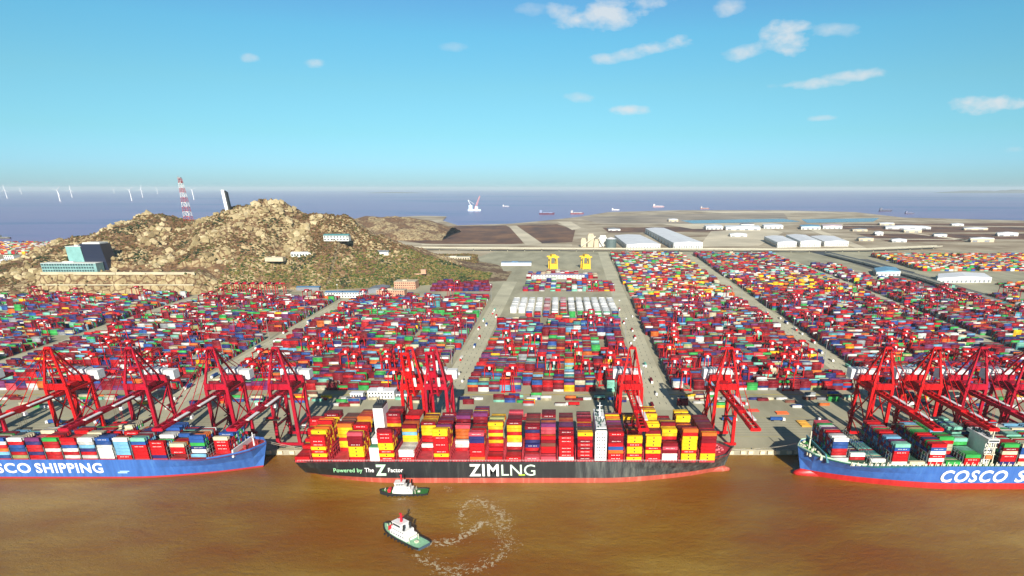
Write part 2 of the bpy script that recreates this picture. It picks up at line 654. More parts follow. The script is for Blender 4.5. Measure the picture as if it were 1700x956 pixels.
m_hill, nt, b = node_mat('granite_hill')
nA = tex(nt, .011, 9, .74)
nB = tex(nt, .10, 6, .7)
rock0 = ramp(nt, nB.outputs[0], [(.3, (.20, .14, .06)), (.48, (.37, .285, .145)), (.66, (.52, .42, .24))])
veg = ramp(nt, nB.outputs[0], [(.3, (.05, .028, .014)), (.5, (.15, .078, .035)), (.68, (.25, .15, .065))])
vor = tex(nt, .055, kind='ShaderNodeTexVoronoi')
vor.feature = 'DISTANCE_TO_EDGE'
crack = ramp(nt, vor.outputs['Distance'], [(.02, (1, 1, 1)), (.10, (0, 0, 0))])
rmx = nt.nodes.new('ShaderNodeMix')
rmx.data_type = 'RGBA'
nt.links.new(crack, rmx.inputs['Factor'])
nt.links.new(rock0, rmx.inputs['A'])
nt.links.new(veg, rmx.inputs['B'])
rock = rmx.outputs['Result']
mask = ramp(nt, nA.outputs[0], [(.485, (0, 0, 0)), (.515, (1, 1, 1))])
g = nt.nodes.new('ShaderNodeNewGeometry')
sepn = nt.nodes.new('ShaderNodeSeparateXYZ')
nt.links.new(g.outputs['Normal'], sepn.inputs[0])
mr = nt.nodes.new('ShaderNodeMapRange')
mr.inputs[1].default_value = .50
mr.inputs[2].default_value = .72
mr.inputs[3].default_value = .75
mr.inputs[4].default_value = 0
nt.links.new(sepn.outputs['Z'], mr.inputs[0])
mxm = nt.nodes.new('ShaderNodeMath')
mxm.operation = 'ADD'
mxm.use_clamp = True
nt.links.new(mask, mxm.inputs[0])
nt.links.new(mr.outputs[0], mxm.inputs[1])
mx = nt.nodes.new('ShaderNodeMix')
mx.data_type = 'RGBA'
nt.links.new(mxm.outputs[0], mx.inputs['Factor'])
nt.links.new(veg, mx.inputs['A'])
nt.links.new(rock, mx.inputs['B'])
nt.links.new(mx.outputs['Result'], b.inputs['Base Color'])
nC = tex(nt, .35, 5, .7)
bump(nt, b, nC.outputs[0], 1.0, 1.6)
b.inputs['Roughness'].default_value = .95

xs = np.arange(-1700, -140, 4.6)
ys = np.arange(1400, 2260, 4.6)
V = []
HG = np.zeros((len(ys), len(xs)))
for j, yy in enumerate(ys):
    for i, xx in enumerate(xs):
        h = hill_h(xx, yy)
        HG[j, i] = h
        V.append((xx, yy, GZ + h))
Fc = []
nx = len(xs)
for j in range(len(ys) - 1):
    for i in range(nx - 1):
        if max(HG[j, i], HG[j, i + 1], HG[j + 1, i], HG[j + 1, i + 1]) > -2.5:
            k = j * nx + i
            Fc.append((k, k + 1, k + nx + 1, k + nx))
me = bpy.data.meshes.new('hill')
me.from_pydata(V, [], Fc)
me.materials.append(m_hill)
o = bpy.data.objects.new('hill', me)
COL.objects.link(o)
tag(o, kind='structure')


def hz(X, Y):
    i = int(round((X - xs[0]) / 4.6))
    j = int(round((Y - ys[0]) / 4.6))
    if 0 <= i < len(xs) and 0 <= j < len(ys):
        return GZ + max(0, HG[j, i])
    return GZ


tw = MB()
for (xa, xb) in ((-1180, -1010), (-1009, -830)):
    tw.box(xa, xb, 1446, 1448.5, GZ + 42, GZ + 48)
    tw.box(xa, xb, 1431, 1433, GZ + 20.5, GZ + 23)
tag(tw.build('retaining_wall', mat('wall_pale', (.50, .44, .30), .9, vary=.2, scale=.05)), 'pale retaining walls along the benches of the quarried cliff', 'retaining wall')

# far ridge behind
V, Fc = [], []
rx = np.arange(-1750, -540, 14.0)
ry = np.arange(3000, 3700, 14.0)
RS = [(430, 372), (520, 366), (585, 361), (620, 358), (660, 359), (690, 362), (715, 366), (735, 371), (760, 380)]
rp = [at_depth(px, py, 3300) for px, py in RS]
for yy in ry:
    for xx in rx:
        zr = float(np.interp(xx, [p[0] for p in rp], [p[1] - GZ for p in rp]))
        t = 1 - abs(yy - 3300) / 300
        h = max(-2, zr * max(0, t) ** .7 + 9 * noise.fractal(Vector((xx / 90, yy / 90, 5)), 1, 2, 4) * min(1, max(0, t * 3)) - 1)
        V.append((xx, yy, GZ + h))
n_ = len(rx)
for j in range(len(ry) - 1):
    for i in range(n_ - 1):
        k = j * n_ + i
        Fc.append((k, k + 1, k + n_ + 1, k + n_))
me = bpy.data.meshes.new('far_ridge')
me.from_pydata(V, [], Fc)
me.materials.append(m_hill)
o = bpy.data.objects.new('far_ridge', me)
COL.objects.link(o)
tag(o, kind='structure')

# scrub and boulders scattered on the hill
m_scrub = attr_mat('scrub_leaves', .9)


def blob_cloud(name, items, m, label, cat):
    """items: (x,y,z,rx,rz,color); irregular faceted lumps in one object"""
    bm = bmesh.new()
    bmesh.ops.create_icosphere(bm, subdivisions=1, radius=1)
    base = np.array([v.co[:] for v in bm.verts])
    tris = np.array([[v.index for v in f_.verts] for f_ in bm.faces])
    bm.free()
    n = len(items)
    it = np.array([i_[:5] for i_ in items])
    jit = 1 + .38 * (rng.random((n, len(base), 1)) - .5) * 2
    vv = base[None] * jit
    vv[:, :, 0] *= it[:, 3, None]
    vv[:, :, 1] *= it[:, 3, None] * .9
    vv[:, :, 2] *= it[:, 4, None]
    vv += it[:, None, :3]
    fa = tris[None] + (np.arange(n) * len(base))[:, None, None]
    me = bpy.data.meshes.new(name)
    me.from_pydata(vv.reshape(-1, 3).tolist(), [], fa.reshape(-1, 3).tolist())
    at_ = me.attributes.new('paint', 'FLOAT_COLOR', 'FACE')
    cols = np.ones((n, len(tris), 4), dtype=np.float32)
    cols[:, :, :3] = np.array([i_[5] for i_ in items])[:, None, :]
    at_.data.foreach_set('color', cols.ravel())
    me.materials.append(m)
    o = bpy.data.objects.new(name, me)
    COL.objects.link(o)
    return tag(o, label, cat, kind='stuff')


items, rocks = [], []
for k in range(26000):
    X = rnd.uniform(-1500, -190)
    yf = foot(X)
    Y = yf + rnd.random() ** 1.3 * (YR + 20 - yf)
    z = hz(X, Y)
    cl = noise.noise(Vector((X / 70, Y / 70, 4)))
    lowslope = X > -640
    if z < GZ + 1 and not lowslope:
        continue
    if -1195 < X < -800 and Y < yf + 80 and rnd.random() < .93:
        continue
    if lowslope or cl > .05 or (z < 60 and X > -800 and cl > -.2) or rnd.random() < .15:
        c = rnd.choice([(.07, .065, .022), (.09, .06, .025), (.13, .075, .03), (.15, .09, .035), (.10, .10, .03), (.18, .11, .045), (.16,.08,.035)])
        if X > -900 and z < 75:
            c = rnd.choice([(.16, .15, .035), (.20, .17, .05), (.10, .12, .03), (.24, .18, .06), (.06, .09, .02), (.22, .14, .05), (.05, .08, .02)])
        if cl > .35 and rnd.random() < .6:
            c = (.028, .045, .018)
        r_ = rnd.uniform(1.3, 3.0)
        items.append((X, Y, z + r_ * .25, r_ * 1.2, r_ * .75, c))
    elif cl < -.02 and rnd.random() < .2 and z > GZ + 25:
        c = rnd.choice([(.38, .30, .155), (.46, .37, .21), (.31, .235, .12), (.54, .445, .265)])
        r_ = rnd.uniform(2.4, 6.0) * (1.9 if rnd.random() < .3 else 1)
        rocks.append((X, Y, z + r_ * .2, r_, r_ * .8, c))
for k in range(9000):
    px_, py_ = rnd.uniform(560, 792), rnd.uniform(422, 464)
    X, Y = at(px_, py_, GZ)
    if hz(X, Y) > GZ + 8 or Y < foot(X) - 60:
        continue
    c = rnd.choice([(.10, .085, .025), (.17, .11, .04), (.20, .12, .05), (.07, .08, .022), (.24, .17, .06), (.13, .07, .03)])
    r_ = rnd.uniform(2, 4.5)
    items.append((X, Y, hz(X, Y) + .5, r_ * 1.3, r_ * .7, c))
blob_cloud('scrub', items, m_scrub, 'olive and brown scrub covering the rocky hillside', 'scrub')
blob_cloud('boulders', rocks, m_scrub, 'pale granite boulders strewn over the hilltop', 'boulders')

# ------------------------------------------------------------------ ships
TIER, ROW, LEN = 3.08, 2.5, 12.3
ship_boxes = []                                # (x, y, z, colour, label or None, score)


def hull_mesh(L, B, zd, zb, bow_sheer, dir_, y_near, x_stern, stern_w=.8):
    """lofted hull; returns (upper, lower) vertex/face builders. dir_=+1 bow to +X"""
    nst = 44
    yc = y_near + B / 2
    zs = [-2.5, 0, zb, zb + .01, (zb + zd) / 2, zd - 1.0, zd]
    grid = []
    for i in range(nst + 1):
        t = i / nst
        t = t if t < .6 else .6 + (t - .6)
        # deck half-breadth
        if t > .85:
            u = (t - .85) / .15
            wd = math.sqrt(max(0, 1 - u ** 2.3)) * 1.0
        elif t < .05:
            wd = .93 + .07 * t / .05
        else:
            wd = 1.0
        if t > .70:
            u = (t - .70) / .295
            ww = max(0, 1 - u ** 1.55) if u < 1 else 0
        elif t < .22:
            u = t / .22
            ww = stern_w * .35 + (1 - stern_w * .35) * (u * u * (3 - 2 * u)) ** .6
        else:
            ww = 1.0
        sheer = bow_sheer * max(0, (t - .86) / .14) ** 1.3 if t > .86 else 0
        col = []
        rake = 0
        for z in zs:
            zz = z
            q = max(0, min(1, z / zd))
            zz = z if z < zb + .5 else z + sheer * (z - zb) / (zd - zb)
            wgt = q ** 1.6 if t > .5 else q ** .55
            wv = ww + (wd - ww) * wgt
            xx = t * L
            if t > .9:                          # raked stem: low parts shorter
                xx -= (1 - q) * (t - .9) / .1 * 7.0
            if t < .03:                         # stern overhang
                xx += (1 - q) * 5.0
            col.append((x_stern + dir_ * xx, wv * B / 2, zz))
        grid.append(col)
    up, lo = MB(), MB()
    for i in range(nst):
        for j in range(len(zs) - 1):
            if j == 2:
                continue
            tgt = lo if j < 2 else up
            for sgn in (-1, 1):
                a, b_, c_, d_ = grid[i][j], grid[i + 1][j], grid[i + 1][j + 1], grid[i][j + 1]
                qd = [(p[0], yc + sgn * p[1], p[2]) for p in (a, b_, c_, d_)]
                tgt.quad(*qd)
    for j in range(len(zs) - 1):               # transom
        if j == 2:
            continue
        tgt = lo if j < 2 else up
        a, b_ = grid[0][j], grid[0][j + 1]
        tgt.quad((a[0], yc - a[1], a[2]), (a[0], yc + a[1], a[2]), (b_[0], yc + b_[1], b_[2]), (b_[0], yc - b_[1], b_[2]))
    dk = MB()
    for i in range(nst):
        a, b_ = grid[i][-1], grid[i + 1][-1]
        off = -1.1
        dk.quad((a[0], yc - a[1], a[2] + off), (b_[0], yc - b_[1], b_[2] + off), (b_[0], yc + b_[1], b_[2] + off), (a[0], yc + a[1], a[2] + off))
    return up, lo, dk, grid, yc


def hull_material(name, c, streak):
    m, nt, b = node_mat(name)
    n = tex(nt, .25, 6, .6, (1, 1, .12))
    cc = ramp(nt, n.outputs[0], [(.35, tuple(v * .8 for v in c)), (.55, c), (.78, streak)])
    nt.links.new(cc, b.inputs['Base Color'])
    b.inputs['Roughness'].default_value = .4
    return m


def container_ship(name, label, L, B, zd, zb, dir_, y_near, x_stern, mats, bow_sheer):
    root = empty(name, (0, 0, 0), 0, label, 'container ship')
    up, lo, dk, grid, yc = hull_mesh(L, B, zd, zb, bow_sheer, dir_, y_near, x_stern)
    m_up, m_lo, m_dk = mats
    up.build('hull', m_up, root, smooth=False)
    lo.build('lower_hull', m_lo, root)
    dk.build('deck', m_dk, root)
    return root, grid, yc


# --- middle ship, black hull
m_black = hull_material('black_hull', (.018, .020, .022), (.06, .065, .06))
nt = m_black.node_tree
bb = nt.nodes['Principled BSDF']
src = bb.inputs['Base Color'].links[0].from_socket
g = nt.nodes.new('ShaderNodeNewGeometry')
sx = nt.nodes.new('ShaderNodeSeparateXYZ')
nt.links.new(g.outputs['Position'], sx.inputs[0])
cxr = ramp(nt, sx.outputs['X'], [(0, (0, 0, 0)), (1, (1, 1, 1))])
mr = nt.nodes.new('ShaderNodeMapRange')
mr.inputs[1].default_value = 12
mr.inputs[2].default_value = 15
nt.links.new(sx.outputs['X'], mr.inputs[0])
sn = tex(nt, .35, 6, .7, (1, 1, .10))
sc = ramp(nt, sn.outputs[0], [(.35, (.02, .022, .024)), (.5, (.055, .062, .062)), (.66, (.13, .135, .12))])
mx = nt.nodes.new('ShaderNodeMix')
mx.data_type = 'RGBA'
nt.links.new(mr.outputs[0], mx.inputs['Factor'])
nt.links.new(src, mx.inputs['A'])
nt.links.new(sc, mx.inputs['B'])
nt.links.new(mx.outputs['Result'], bb.inputs['Base Color'])
m_boot = hull_material('boot_red', (.46, .09, .06), (.60, .25, .18))
m_zdeck = mat('ship_red', (.46, .035, .05), .6, vary=.25, scale=.2)
zim, zgrid, zyc = container_ship('container_ship', 'black-hulled container ship stacked with red and yellow boxes, moored mid-quay', 371, 51, 19.5, 4.5, 1, 470, -221.5, (m_black, m_boot, m_zdeck), 2.0)
Y0 = 470
wt = MB()
# wear patch on the bow side
text_mesh('ZIM', 10.6, 'hull_lettering', mat('letter_white', (.85, .85, .83), .5), zim, -75.9, Y0 - .15, 6.6, 24.6, .36)
text_mesh('LNG', 10.2, 'hull_lettering', mat('letter_pale', (.62, .76, .62), .5), zim, -49.0, Y0 - .15, 6.8, 28.2, 0)
text_mesh('Powered by', 3.6, 'hull_lettering', mat('letter_green', (.30, .62, .34), .5), zim, -189, Y0 - .15, 9.9, 24, .05)
text_mesh('The', 3.8, 'hull_lettering', MATS['letter_white'], zim, -163, Y0 - .15, 10.0, 7.6, .06)
text_mesh('Z', 9.4, 'hull_lettering', mat('letter_mint', (.55, .80, .58), .5), zim, -154.0, Y0 - .15, 7.2, 9.0, .5)
text_mesh('Factor', 3.8, 'hull_lettering', MATS['letter_white'], zim, -143.5, Y0 - .15, 10.0, 12.5, .06)
sw = MB()
sw.box(-34.6, -29.4, Y0 - .35, Y0 - .16, 6.9, 8.0)
sw.build('green_stroke', mat('stroke_green', (.45, .62, .05), .5), zim)

BASEZ = 20.3


def bay_x(px, s=2.008):
    return (px - 930) / s


ZIMB = [
    # (centre pixel at the deck edge, [(rows, column string bottom->top) ...]) ; strings give colours, tops vary
    (500, [(7, 'R'), (3, 'RR'), (3, 'RYR'), (3, 'RYYRR'), (4, 'RRYYYRR')]),
    (530, [(2, 'RYRYRRR'), (3, 'RRRRRRYY'), (3, 'RRRYYRYO'), (4, 'RRRYYYYRR'), (3, 'RRYYRRYY'), (5, 'RRRYYRRYD')]),
    (563, [(8, ''), (3, 'RYYRYYYO'), (3, 'RRYYRYYK'), (2, 'RRYYRRRO'), (4, 'RRYYRYRK')]),
    (592, [(3, 'RYYYDDDS'), (4, 'RRYYRRR'), (5, 'RRYYRRRR'), (8, 'RRYYYYYYO')]),
    (641.5, [(3, 'RYRYYRRRD'), (5, 'RRRYYOP'), (4, 'RRRRYD'), (8, 'RRYYRRYRRD')]),
    (674, [(7, 'RWW'), (2, 'WWWYYTYD'), (4, 'RRYYYTYO'), (7, 'RRYYRRRRR')]),
    (703.5, [(8, ''), (2, 'RW'), (3, 'RWRRYYYD'), (3, 'RRYYRRYY'), (4, 'RRRYYRYY')]),
    (732.5, [(2, 'RYRRRRRYY'), (3, 'RRYYRROO'), (3, 'RYYRRRYY'), (12, 'RRYYRYDD')]),
    (762, [(8, ''), (2, 'RWW'), (3, 'RWWOOOS'), (7, 'RRRYYDDDP')]),
    (792, [(3, 'ORRRRNNS'), (3, 'RRRDD'), (6, 'RRRRRDR'), (8, 'RRROOODDDP')]),
    (821, [(5, 'R'), (1, 'RR'), (3, 'RRRYRYRYY'), (4, 'RRRYYRRYL'), (7, 'RRRRYYYY')]),
    (852, [(6, 'R'), (1, 'RRW'), (4, 'RRRYYRYYD'), (4, 'RRYYRYRRD'), (5, 'RRRRRRRDS')]),
    (883, [(5, 'S'), (1, 'SRN'), (5, 'RRRNRRND'), (9, 'RRNRRDRK')]),
    (910, [(3, 'S'), (2, 'RRRKDR'), (5, 'RRRDWRSSP'), (4, 'RRRRRNPP'), (6, 'RRRRRRDDD')]),
    (940, [(2, 'WRRRRRR'), (4, 'RRRRRRRD'), (5, 'RRRRRRRP'), (4, 'RRRRRRRO'), (5, 'RRRRRRRD')]),
    (971, [(3, 'DRRDRDRY'), (3, 'RRRRRYOK'), (4, 'RRRRRRKP'), (3, 'RRRRRRRYD'), (7, 'RRRRRRDRS')]),
    (1022, [(2, 'RROBRDDR'), (6, 'RRRRRRRD'), (4, 'RRRRRRRP'), (3, 'RRRRRRRY'), (5, 'RRRRRRRO')]),
    (1053, [(2, 'YRYYRYY'), (3, 'YRYYRYYD'), (6, 'RYYRYKK'), (4, 'RRYYYKP'), (5, 'RRRYYYKY')]),
    (1084, [(2, 'RRYRYYY'), (3, 'RRRRYYYD'), (4, 'RRRYYYYYY'), (2, 'RRYYYRYY'), (9, 'RRYYYRYYYY')]),
    (1112, [(3, 'WWDSD'), (3, 'RWWYRRYY'), (3, 'RRRYYRRYD'), (11, 'RRRRYYK')]),
    (1143.5, [(3, 'YYRYYYYRO'), (5, 'YYYYRKR'), (5, 'RRYYYKD'), (7, 'RRRYYRYYY')]),
    (1175, [(3, 'YYRRRDDO'), (5, 'RRRRDDDD'), (5, 'DDRRRDDD'), (5, 'DDDDDDDD')]),
]
SPLIT = {20}


def fill_ship(bays, nrows, y_first, base, shipname, endname, xs_, wiggle=True, idx0=1):
    cells = {}
    for bi, (bx, segs) in enumerate(zip(xs_, bays)):
        r_ = 0
        for (n, colr) in segs:
            for k in range(n):
                if r_ >= nrows:
                    break
                c_ = colr
                if k > 0 and c_ and wiggle:
                    c_ = list(c_)
                    if rnd.random() < .35:
                        c_[-1] = rnd.choice('RDYROKDRP' if shipname == 'black' else 'RBWTCDMEG')
                    for q_ in range(len(c_) - 1):
                        c_[q_] = rnd.choice('RRDYROD' if shipname == 'black' else 'RBWTDNG')
                    c_ = ''.join(c_)
                    if rnd.random() < .12 and len(c_) > 3:
                        c_ = c_[:-1]
                cells[(bi, r_)] = c_
                r_ += 1
    for (bi, r_), col_ in cells.items():
        fr = cells.get((bi, r_ - 1), '')
        for t, ch in enumerate(col_):
            front = t >= len(fr)
            top = t == len(col_) - 1
            side = any(t >= len(cells.get((bi + s_, r_), '')) for s_ in (-1, 1))
            if ch in ' .':
                continue
            if not (front or top or side):
                continue
            score = (150 if front else 0) + (40 if top else 0) + (6 if side else 0) - r_ * 1.5
            lab = f'{CNAME[ch]} container, {ordinal(t + 1)} tier, {ordinal(bi + idx0)} bay from {endname}, {ordinal(r_ + 1)} row from river'
            ship_boxes.append((xs_[bi], y_first + (r_ + .5) * ROW, base + t * TIER, ch, lab, score, front, (shipname, bi, r_)))
    return cells


zx = [bay_x(b[0]) for b in ZIMB]
fill_ship([b[1] for b in ZIMB], 20, 471.0, BASEZ, 'black', 'black ship\'s stern', zx)

# lashing bridges, coaming, bulwark of the middle ship
for i in range(len(zx) - 1):
    xm = (zx[i] + zx[i + 1]) / 2
    if zx[i + 1] - zx[i] > 18:
        continue
    s = MB()
    for yy in np.arange(471, 521.5, 5.0):
        s.beam((xm, yy, 19), (xm, yy, 29), .35)
    for zz in (22.5, 26, 29):
        s.beam((xm, 471, zz), (xm, 521, zz), .8, .2)
    s.build('lashing_bridge', m_zdeck, zim)
s = MB()
for i, X in enumerate(zx):
    s.box(X - 6.3, X + 6.3, 471.2, 520.8, 18.3, 20.25)
s.build('hatch_covers', m_zdeck, zim)['kind'] = 'stuff'
s = MB()
for X in np.arange(-218, 122, 2.4):
    s.beam((X, 470.4, 19.5), (X, 470.4, 20.7), .12)
s.beam((-218, 470.4, 20.7), (122, 470.4, 20.7), .14)
s.build('deck_rail', m_mark_w, zim)
# engine casing and funnel
fn = MB()
Xf = -153.5
fn.box(Xf - 4.2, Xf + 4.2, 493, 509, 19, 58)
f_o = fn.build('funnel', m_white, zim)
s = MB()
s.box(Xf - 4.0, Xf + 4.0, 493.5, 508.5, 58, 60.5)
for k in range(3):
    s.tube((Xf - 2 + k * 2, 501, 60), (Xf - 2 + k * 2, 502, 64), .7)
s.build('exhaust_top', m_dark, f_o)
s = MB()
s.box(Xf - 4.4, Xf + 4.4, 472, 492.9, 19, 31)
s.box(Xf - 3.4, Xf + 3.4, 478, 492.8, 31.01, 37)
s.build('engine_casing', m_white, zim)
s = MB()
s.box(Xf - 3.6, Xf + 3.6, 472.6, 477.5, 31.02, 32.4)
s.build('green_hatch', mat('deck_green', (.03, .16, .07), .6), zim)
# bridge
Xb = bay_x(997.5)
s = MB()
s.box(Xb - 4.8, Xb + 4.8, 473, 519, 19, 45)
s.box(Xb - 4.2, Xb + 4.2, 472.2, 519.6, 45.01, 48.6)
s.build('accommodation_block', m_white, zim)
s = MB()
for zz in np.arange(21.5, 45, 3.0):
    for xx in (-3, -1, 1, 3):
        s.box(Xb + xx - .45, Xb + xx + .45, 472.86, 473.02, zz, zz + 1.1)
s.build('windows', m_glass, zim)['kind'] = 'stuff'
s = MB()
s.box(Xb - 4.3, Xb + 4.3, 472.08, 472.18, 46.4, 47.9)
s.build('bridge_windows', m_glass, zim)
s = MB()
for k in range(34):
    xx, yy = Xb + rnd.uniform(-3.8, 3.8), rnd.uniform(474, 518)
    a_, b2_ = rnd.uniform(.4, 1.3), rnd.uniform(.5, 2.2)
    s.box(xx - a_ / 2, xx + a_ / 2, yy - b2_ / 2, yy + b2_ / 2, 48.62, 48.62 + rnd.uniform(.3, 2.0))
s.build('roof_equipment', mat('equipment_green', (.05, .10, .08), .6), zim)['kind'] = 'stuff'
s = MB()
s.beam((Xb, 498, 48.6), (Xb, 498, 62), 1.2, 1.2, .5, .5)
s.beam((Xb - 3, 498, 55), (Xb + 3, 498, 55), .4)
s.beam((Xb - 2.2, 498, 59), (Xb + 2.2, 498, 59), .4)
s.tube((Xb + 1.8, 492, 48.6), (Xb + 1.8, 492, 51.5), 1.1)
s.build('radar_mast', m_white, zim)
# bow fittings
s = MB()
for k in range(16):
    xx = rnd.uniform(126, 143)
    yy = 495.5 + rnd.uniform(-1, 1) * 14 * math.sqrt(max(0, 1 - ((xx - 105) / 44) ** 2))
    s.box(xx - .9, xx + .9, yy - .9, yy + .9, 19.5, 19.5 + rnd.uniform(.8, 2.4))
s.tube((134, 495.5, 19.5), (134, 495.5, 31), .5, .25)
s.build('mooring_gear', mat('gear_pink', (.55, .16, .18), .6), zim)['kind'] = 'stuff'
# bow bulwark of the middle ship


def bulwark(root, grid, yc, m, t0, hgt=1.6):
    s = MB()
    n = len(grid) - 1
    for i in range(int(n * t0), n):
        for sg in (-1, 1):
            a, b_ = grid[i][-1], grid[i + 1][-1]
            p, q_ = (a[0], yc + sg * a[1]), (b_[0], yc + sg * b_[1])
            s.hexa([(p[0], p[1], a[2] - .2), (q_[0], q_[1], b_[2] - .2), (q_[0], q_[1] - sg * .35, b_[2] - .2), (p[0], p[1] - sg * .35, a[2] - .2),
                    (p[0], p[1], a[2] + hgt), (q_[0], q_[1], b_[2] + hgt), (q_[0], q_[1] - sg * .35, b_[2] + hgt), (p[0], p[1] - sg * .35, a[2] + hgt)])
    return s.build('bulwark', m, root)


bulwark(zim, zgrid, zyc, m_black, .93, .9)


def bulb(root, x, yc, d_, m, r_, ln):
    bm = bmesh.new()
    bmesh.ops.create_uvsphere(bm, u_segments=16, v_segments=10, radius=1)
    me = bpy.data.meshes.new('bulbous_bow')
    for v in bm.verts:
        v.co = (x + v.co.x * ln, yc + v.co.y * r_ * .8, r_ * .15 + v.co.z * r_)
    bm.to_mesh(me)
    bm.free()
    me.shade_smooth()
    me.materials.append(m)
    o_ = bpy.data.objects.new('bulbous_bow', me)
    COL.objects.link(o_)
    o_.parent = root


def mooring(root, pairs):
    for a, b_ in pairs:
        s = MB()
        a, b_ = Vector(a), Vector(b_)
        for k in range(6):
            t0, t1 = k / 6, (k + 1) / 6
            p, q_ = a.lerp(b_, t0), a.lerp(b_, t1)
            p.z -= 3 * t0 * (1 - t0)
            q_.z -= 3 * t1 * (1 - t1)
            s.beam(p, q_, .22)
        s.build('mooring_line', m_cream, root)


mooring(zim, [((146, 500, 19), (172, 531, 5.5)), ((147, 498, 19), (186, 531, 5.5)), ((-218, 516, 18), (-240, 531, 5.5)), ((-220, 512, 18), (-232, 531, 5.5))])
bulb(zim, 124, zyc, 1, m_boot, 5.2, 26)

# --- blue ships
m_blue = hull_material('blue_hull', (.045, .14, .44), (.07, .20, .50))
m_bred = hull_material('hull_red', (.50, .02, .02), (.58, .05, .04))
m_bdeck = mat('deck_dull_red', (.35, .03, .03), .7, vary=.2)
m_gdeck = mat('deck_bright_green', (.05, .30, .06), .7, vary=.3, scale=.3)
m_dgreen = mat('deck_dark_green', (.03, .10, .06), .7, vary=.3, scale=.3)

shipR, rgrid, ryc = container_ship('container_ship', 'blue-hulled container ship on the right with its bright green foredeck open to view', 400, 58.5, 20.5, 5.5, -1, 458, 602, (m_blue, m_bred, m_gdeck), 6.5)
mooring(shipR, [((206, 496, 25), (180, 531, 5.5)), ((206, 498, 25), (192, 531, 5.5))])
bulb(shipR, 238, ryc, -1, m_bred, 7.5, 37)
bulwark(shipR, rgrid, ryc, mat('bulwark_pale', (.45, .60, .45), .6), .90, 1.0)
RB = [
    (231, [(5, ' '), (3, 'WRRBBW'), (2, 'RBRBRW'), (4, 'RBRRRR'), (2, 'RBRRRP'), (2, 'RBRRRW'), (2, 'RBRBRG'), (3, 'RBRBRS')]),
    (245.6, [(4, ''), (2, 'RW'), (12, 'N')]),
    (260.3, [(2, ''), (2, 'W'), (14, 'A')]),
    (275, [(3, 'WRRRBM'), (3, 'RBRBRP'), (3, 'RBRBRT'), (6, 'RBRBRR'), (3, 'RBRBRS'), (5, 'RBRBRR')]),
    (289.7, [(1, 'C'), (20, '')]),
    (304.4, [(2, 'RWRWBR'), (3, 'RBRBRR'), (2, 'RBRBRN'), (4, 'RBRBRR'), (3, 'RBRBRG'), (4, 'RBRBRL'), (5, 'RBRBRT')]),
    (319, [(4, 'G'), (2, 'N'), (1, 'RRCCRG'), (8, 'RBRBRG'), (8, 'RBRBGG')]),
    (333.7, [(4, 'RRG'), (4, 'AAM'), (4, 'AAMGM'), (11, 'AAAMGMM')]),
    (362.5, [(2, 'NRRCDG'), (6, 'NRRGRR'), (5, 'NRRGRC'), (5, 'NRRGRD'), (5, 'NRRGNR')]),
    (377.2, [(3, 'CRWBBC'), (5, 'CRWBRC'), (5, 'CRWBRM'), (8, 'CRRBRW')]),
    (392, [(3, 'CRWBR'), (5, 'CRWBRT'), (12, 'CRWBRT')]),
    (406.6, [(3, 'CRWBR'), (5, 'CRWBRT'), (12, 'CRWBRT')]),
]
fill_ship([b[1] for b in RB], 23, 459.2, 21.3, 'right blue', 'right ship\'s bow', [b[0] for b in RB])
s = MB()
for X in [b[0] for b in RB]:
    s.box(X - 6.3, X + 6.3, 462 if X > 240 else 469, 513 if X > 240 else 507, 19.4, 21.25)
s.build('hatch_covers', m_dgreen, shipR)['kind'] = 'stuff'
for i in range(len(RB)):
    X = RB[i][0] + 7.35
    if 333 < X < 360:
        continue
    s = MB()
    y0_, y1_ = (460, 516) if X > 245 else (470, 506)
    for yy in np.arange(y0_, y1_ + .1, 4.0):
        s.beam((X, yy, 20), (X, yy, 31), .3)
    for zz in (24, 28, 31):
        s.beam((X, y0_, zz), (X, y1_, zz), .6, .2)
    s.build('lashing_bridge', mat('stanchion_grey', (.16, .20, .19), .6), shipR)
s = MB()
for X in np.arange(236, 420, 4.9):
    s.beam((X, 459.0, 20.5), (X + .9, 459.4, 23.8), .5)
    s.box(X + 1.4, X + 3.4, 459.2, 460.2, 20.4, 22.2)
s.build('lashing_stanchions', m_cream, shipR)['kind'] = 'stuff'
# wave breaker and foremast
s = MB()
s.hexa([(219.5, 466, 20), (221.5, 466, 20), (221.5, 509, 20), (219.5, 509, 20), (217, 466, 28), (218, 466, 28), (218, 509, 28), (217, 509, 28)])
s.build('breakwater', mat('breakwater_teal', (.06, .20, .26), .6), shipR)
s = MB()
s.beam((212, ryc, 21), (212, ryc, 40), 1.3, 1.3, .6, .6)
s.beam((212, ryc - 2.5, 34), (212, ryc + 2.5, 34), .4)
s.beam((210, ryc - 4, 22), (212, ryc, 32), .4)
s.beam((214, ryc + 4, 22), (212, ryc, 32), .4)
s.build('foremast', m_cream, shipR)
s = MB()
for k in range(26):
    xx = rnd.uniform(206, 218)
    yy = ryc + rnd.uniform(-1, 1) * (xx - 199) * 1.2
    s.box(xx - .8, xx + .8, yy - .8, yy + .8, 21.5, 24.5 + rnd.uniform(0, 1.8))
s.build('mooring_winches', m_cream, shipR)['kind'] = 'stuff'
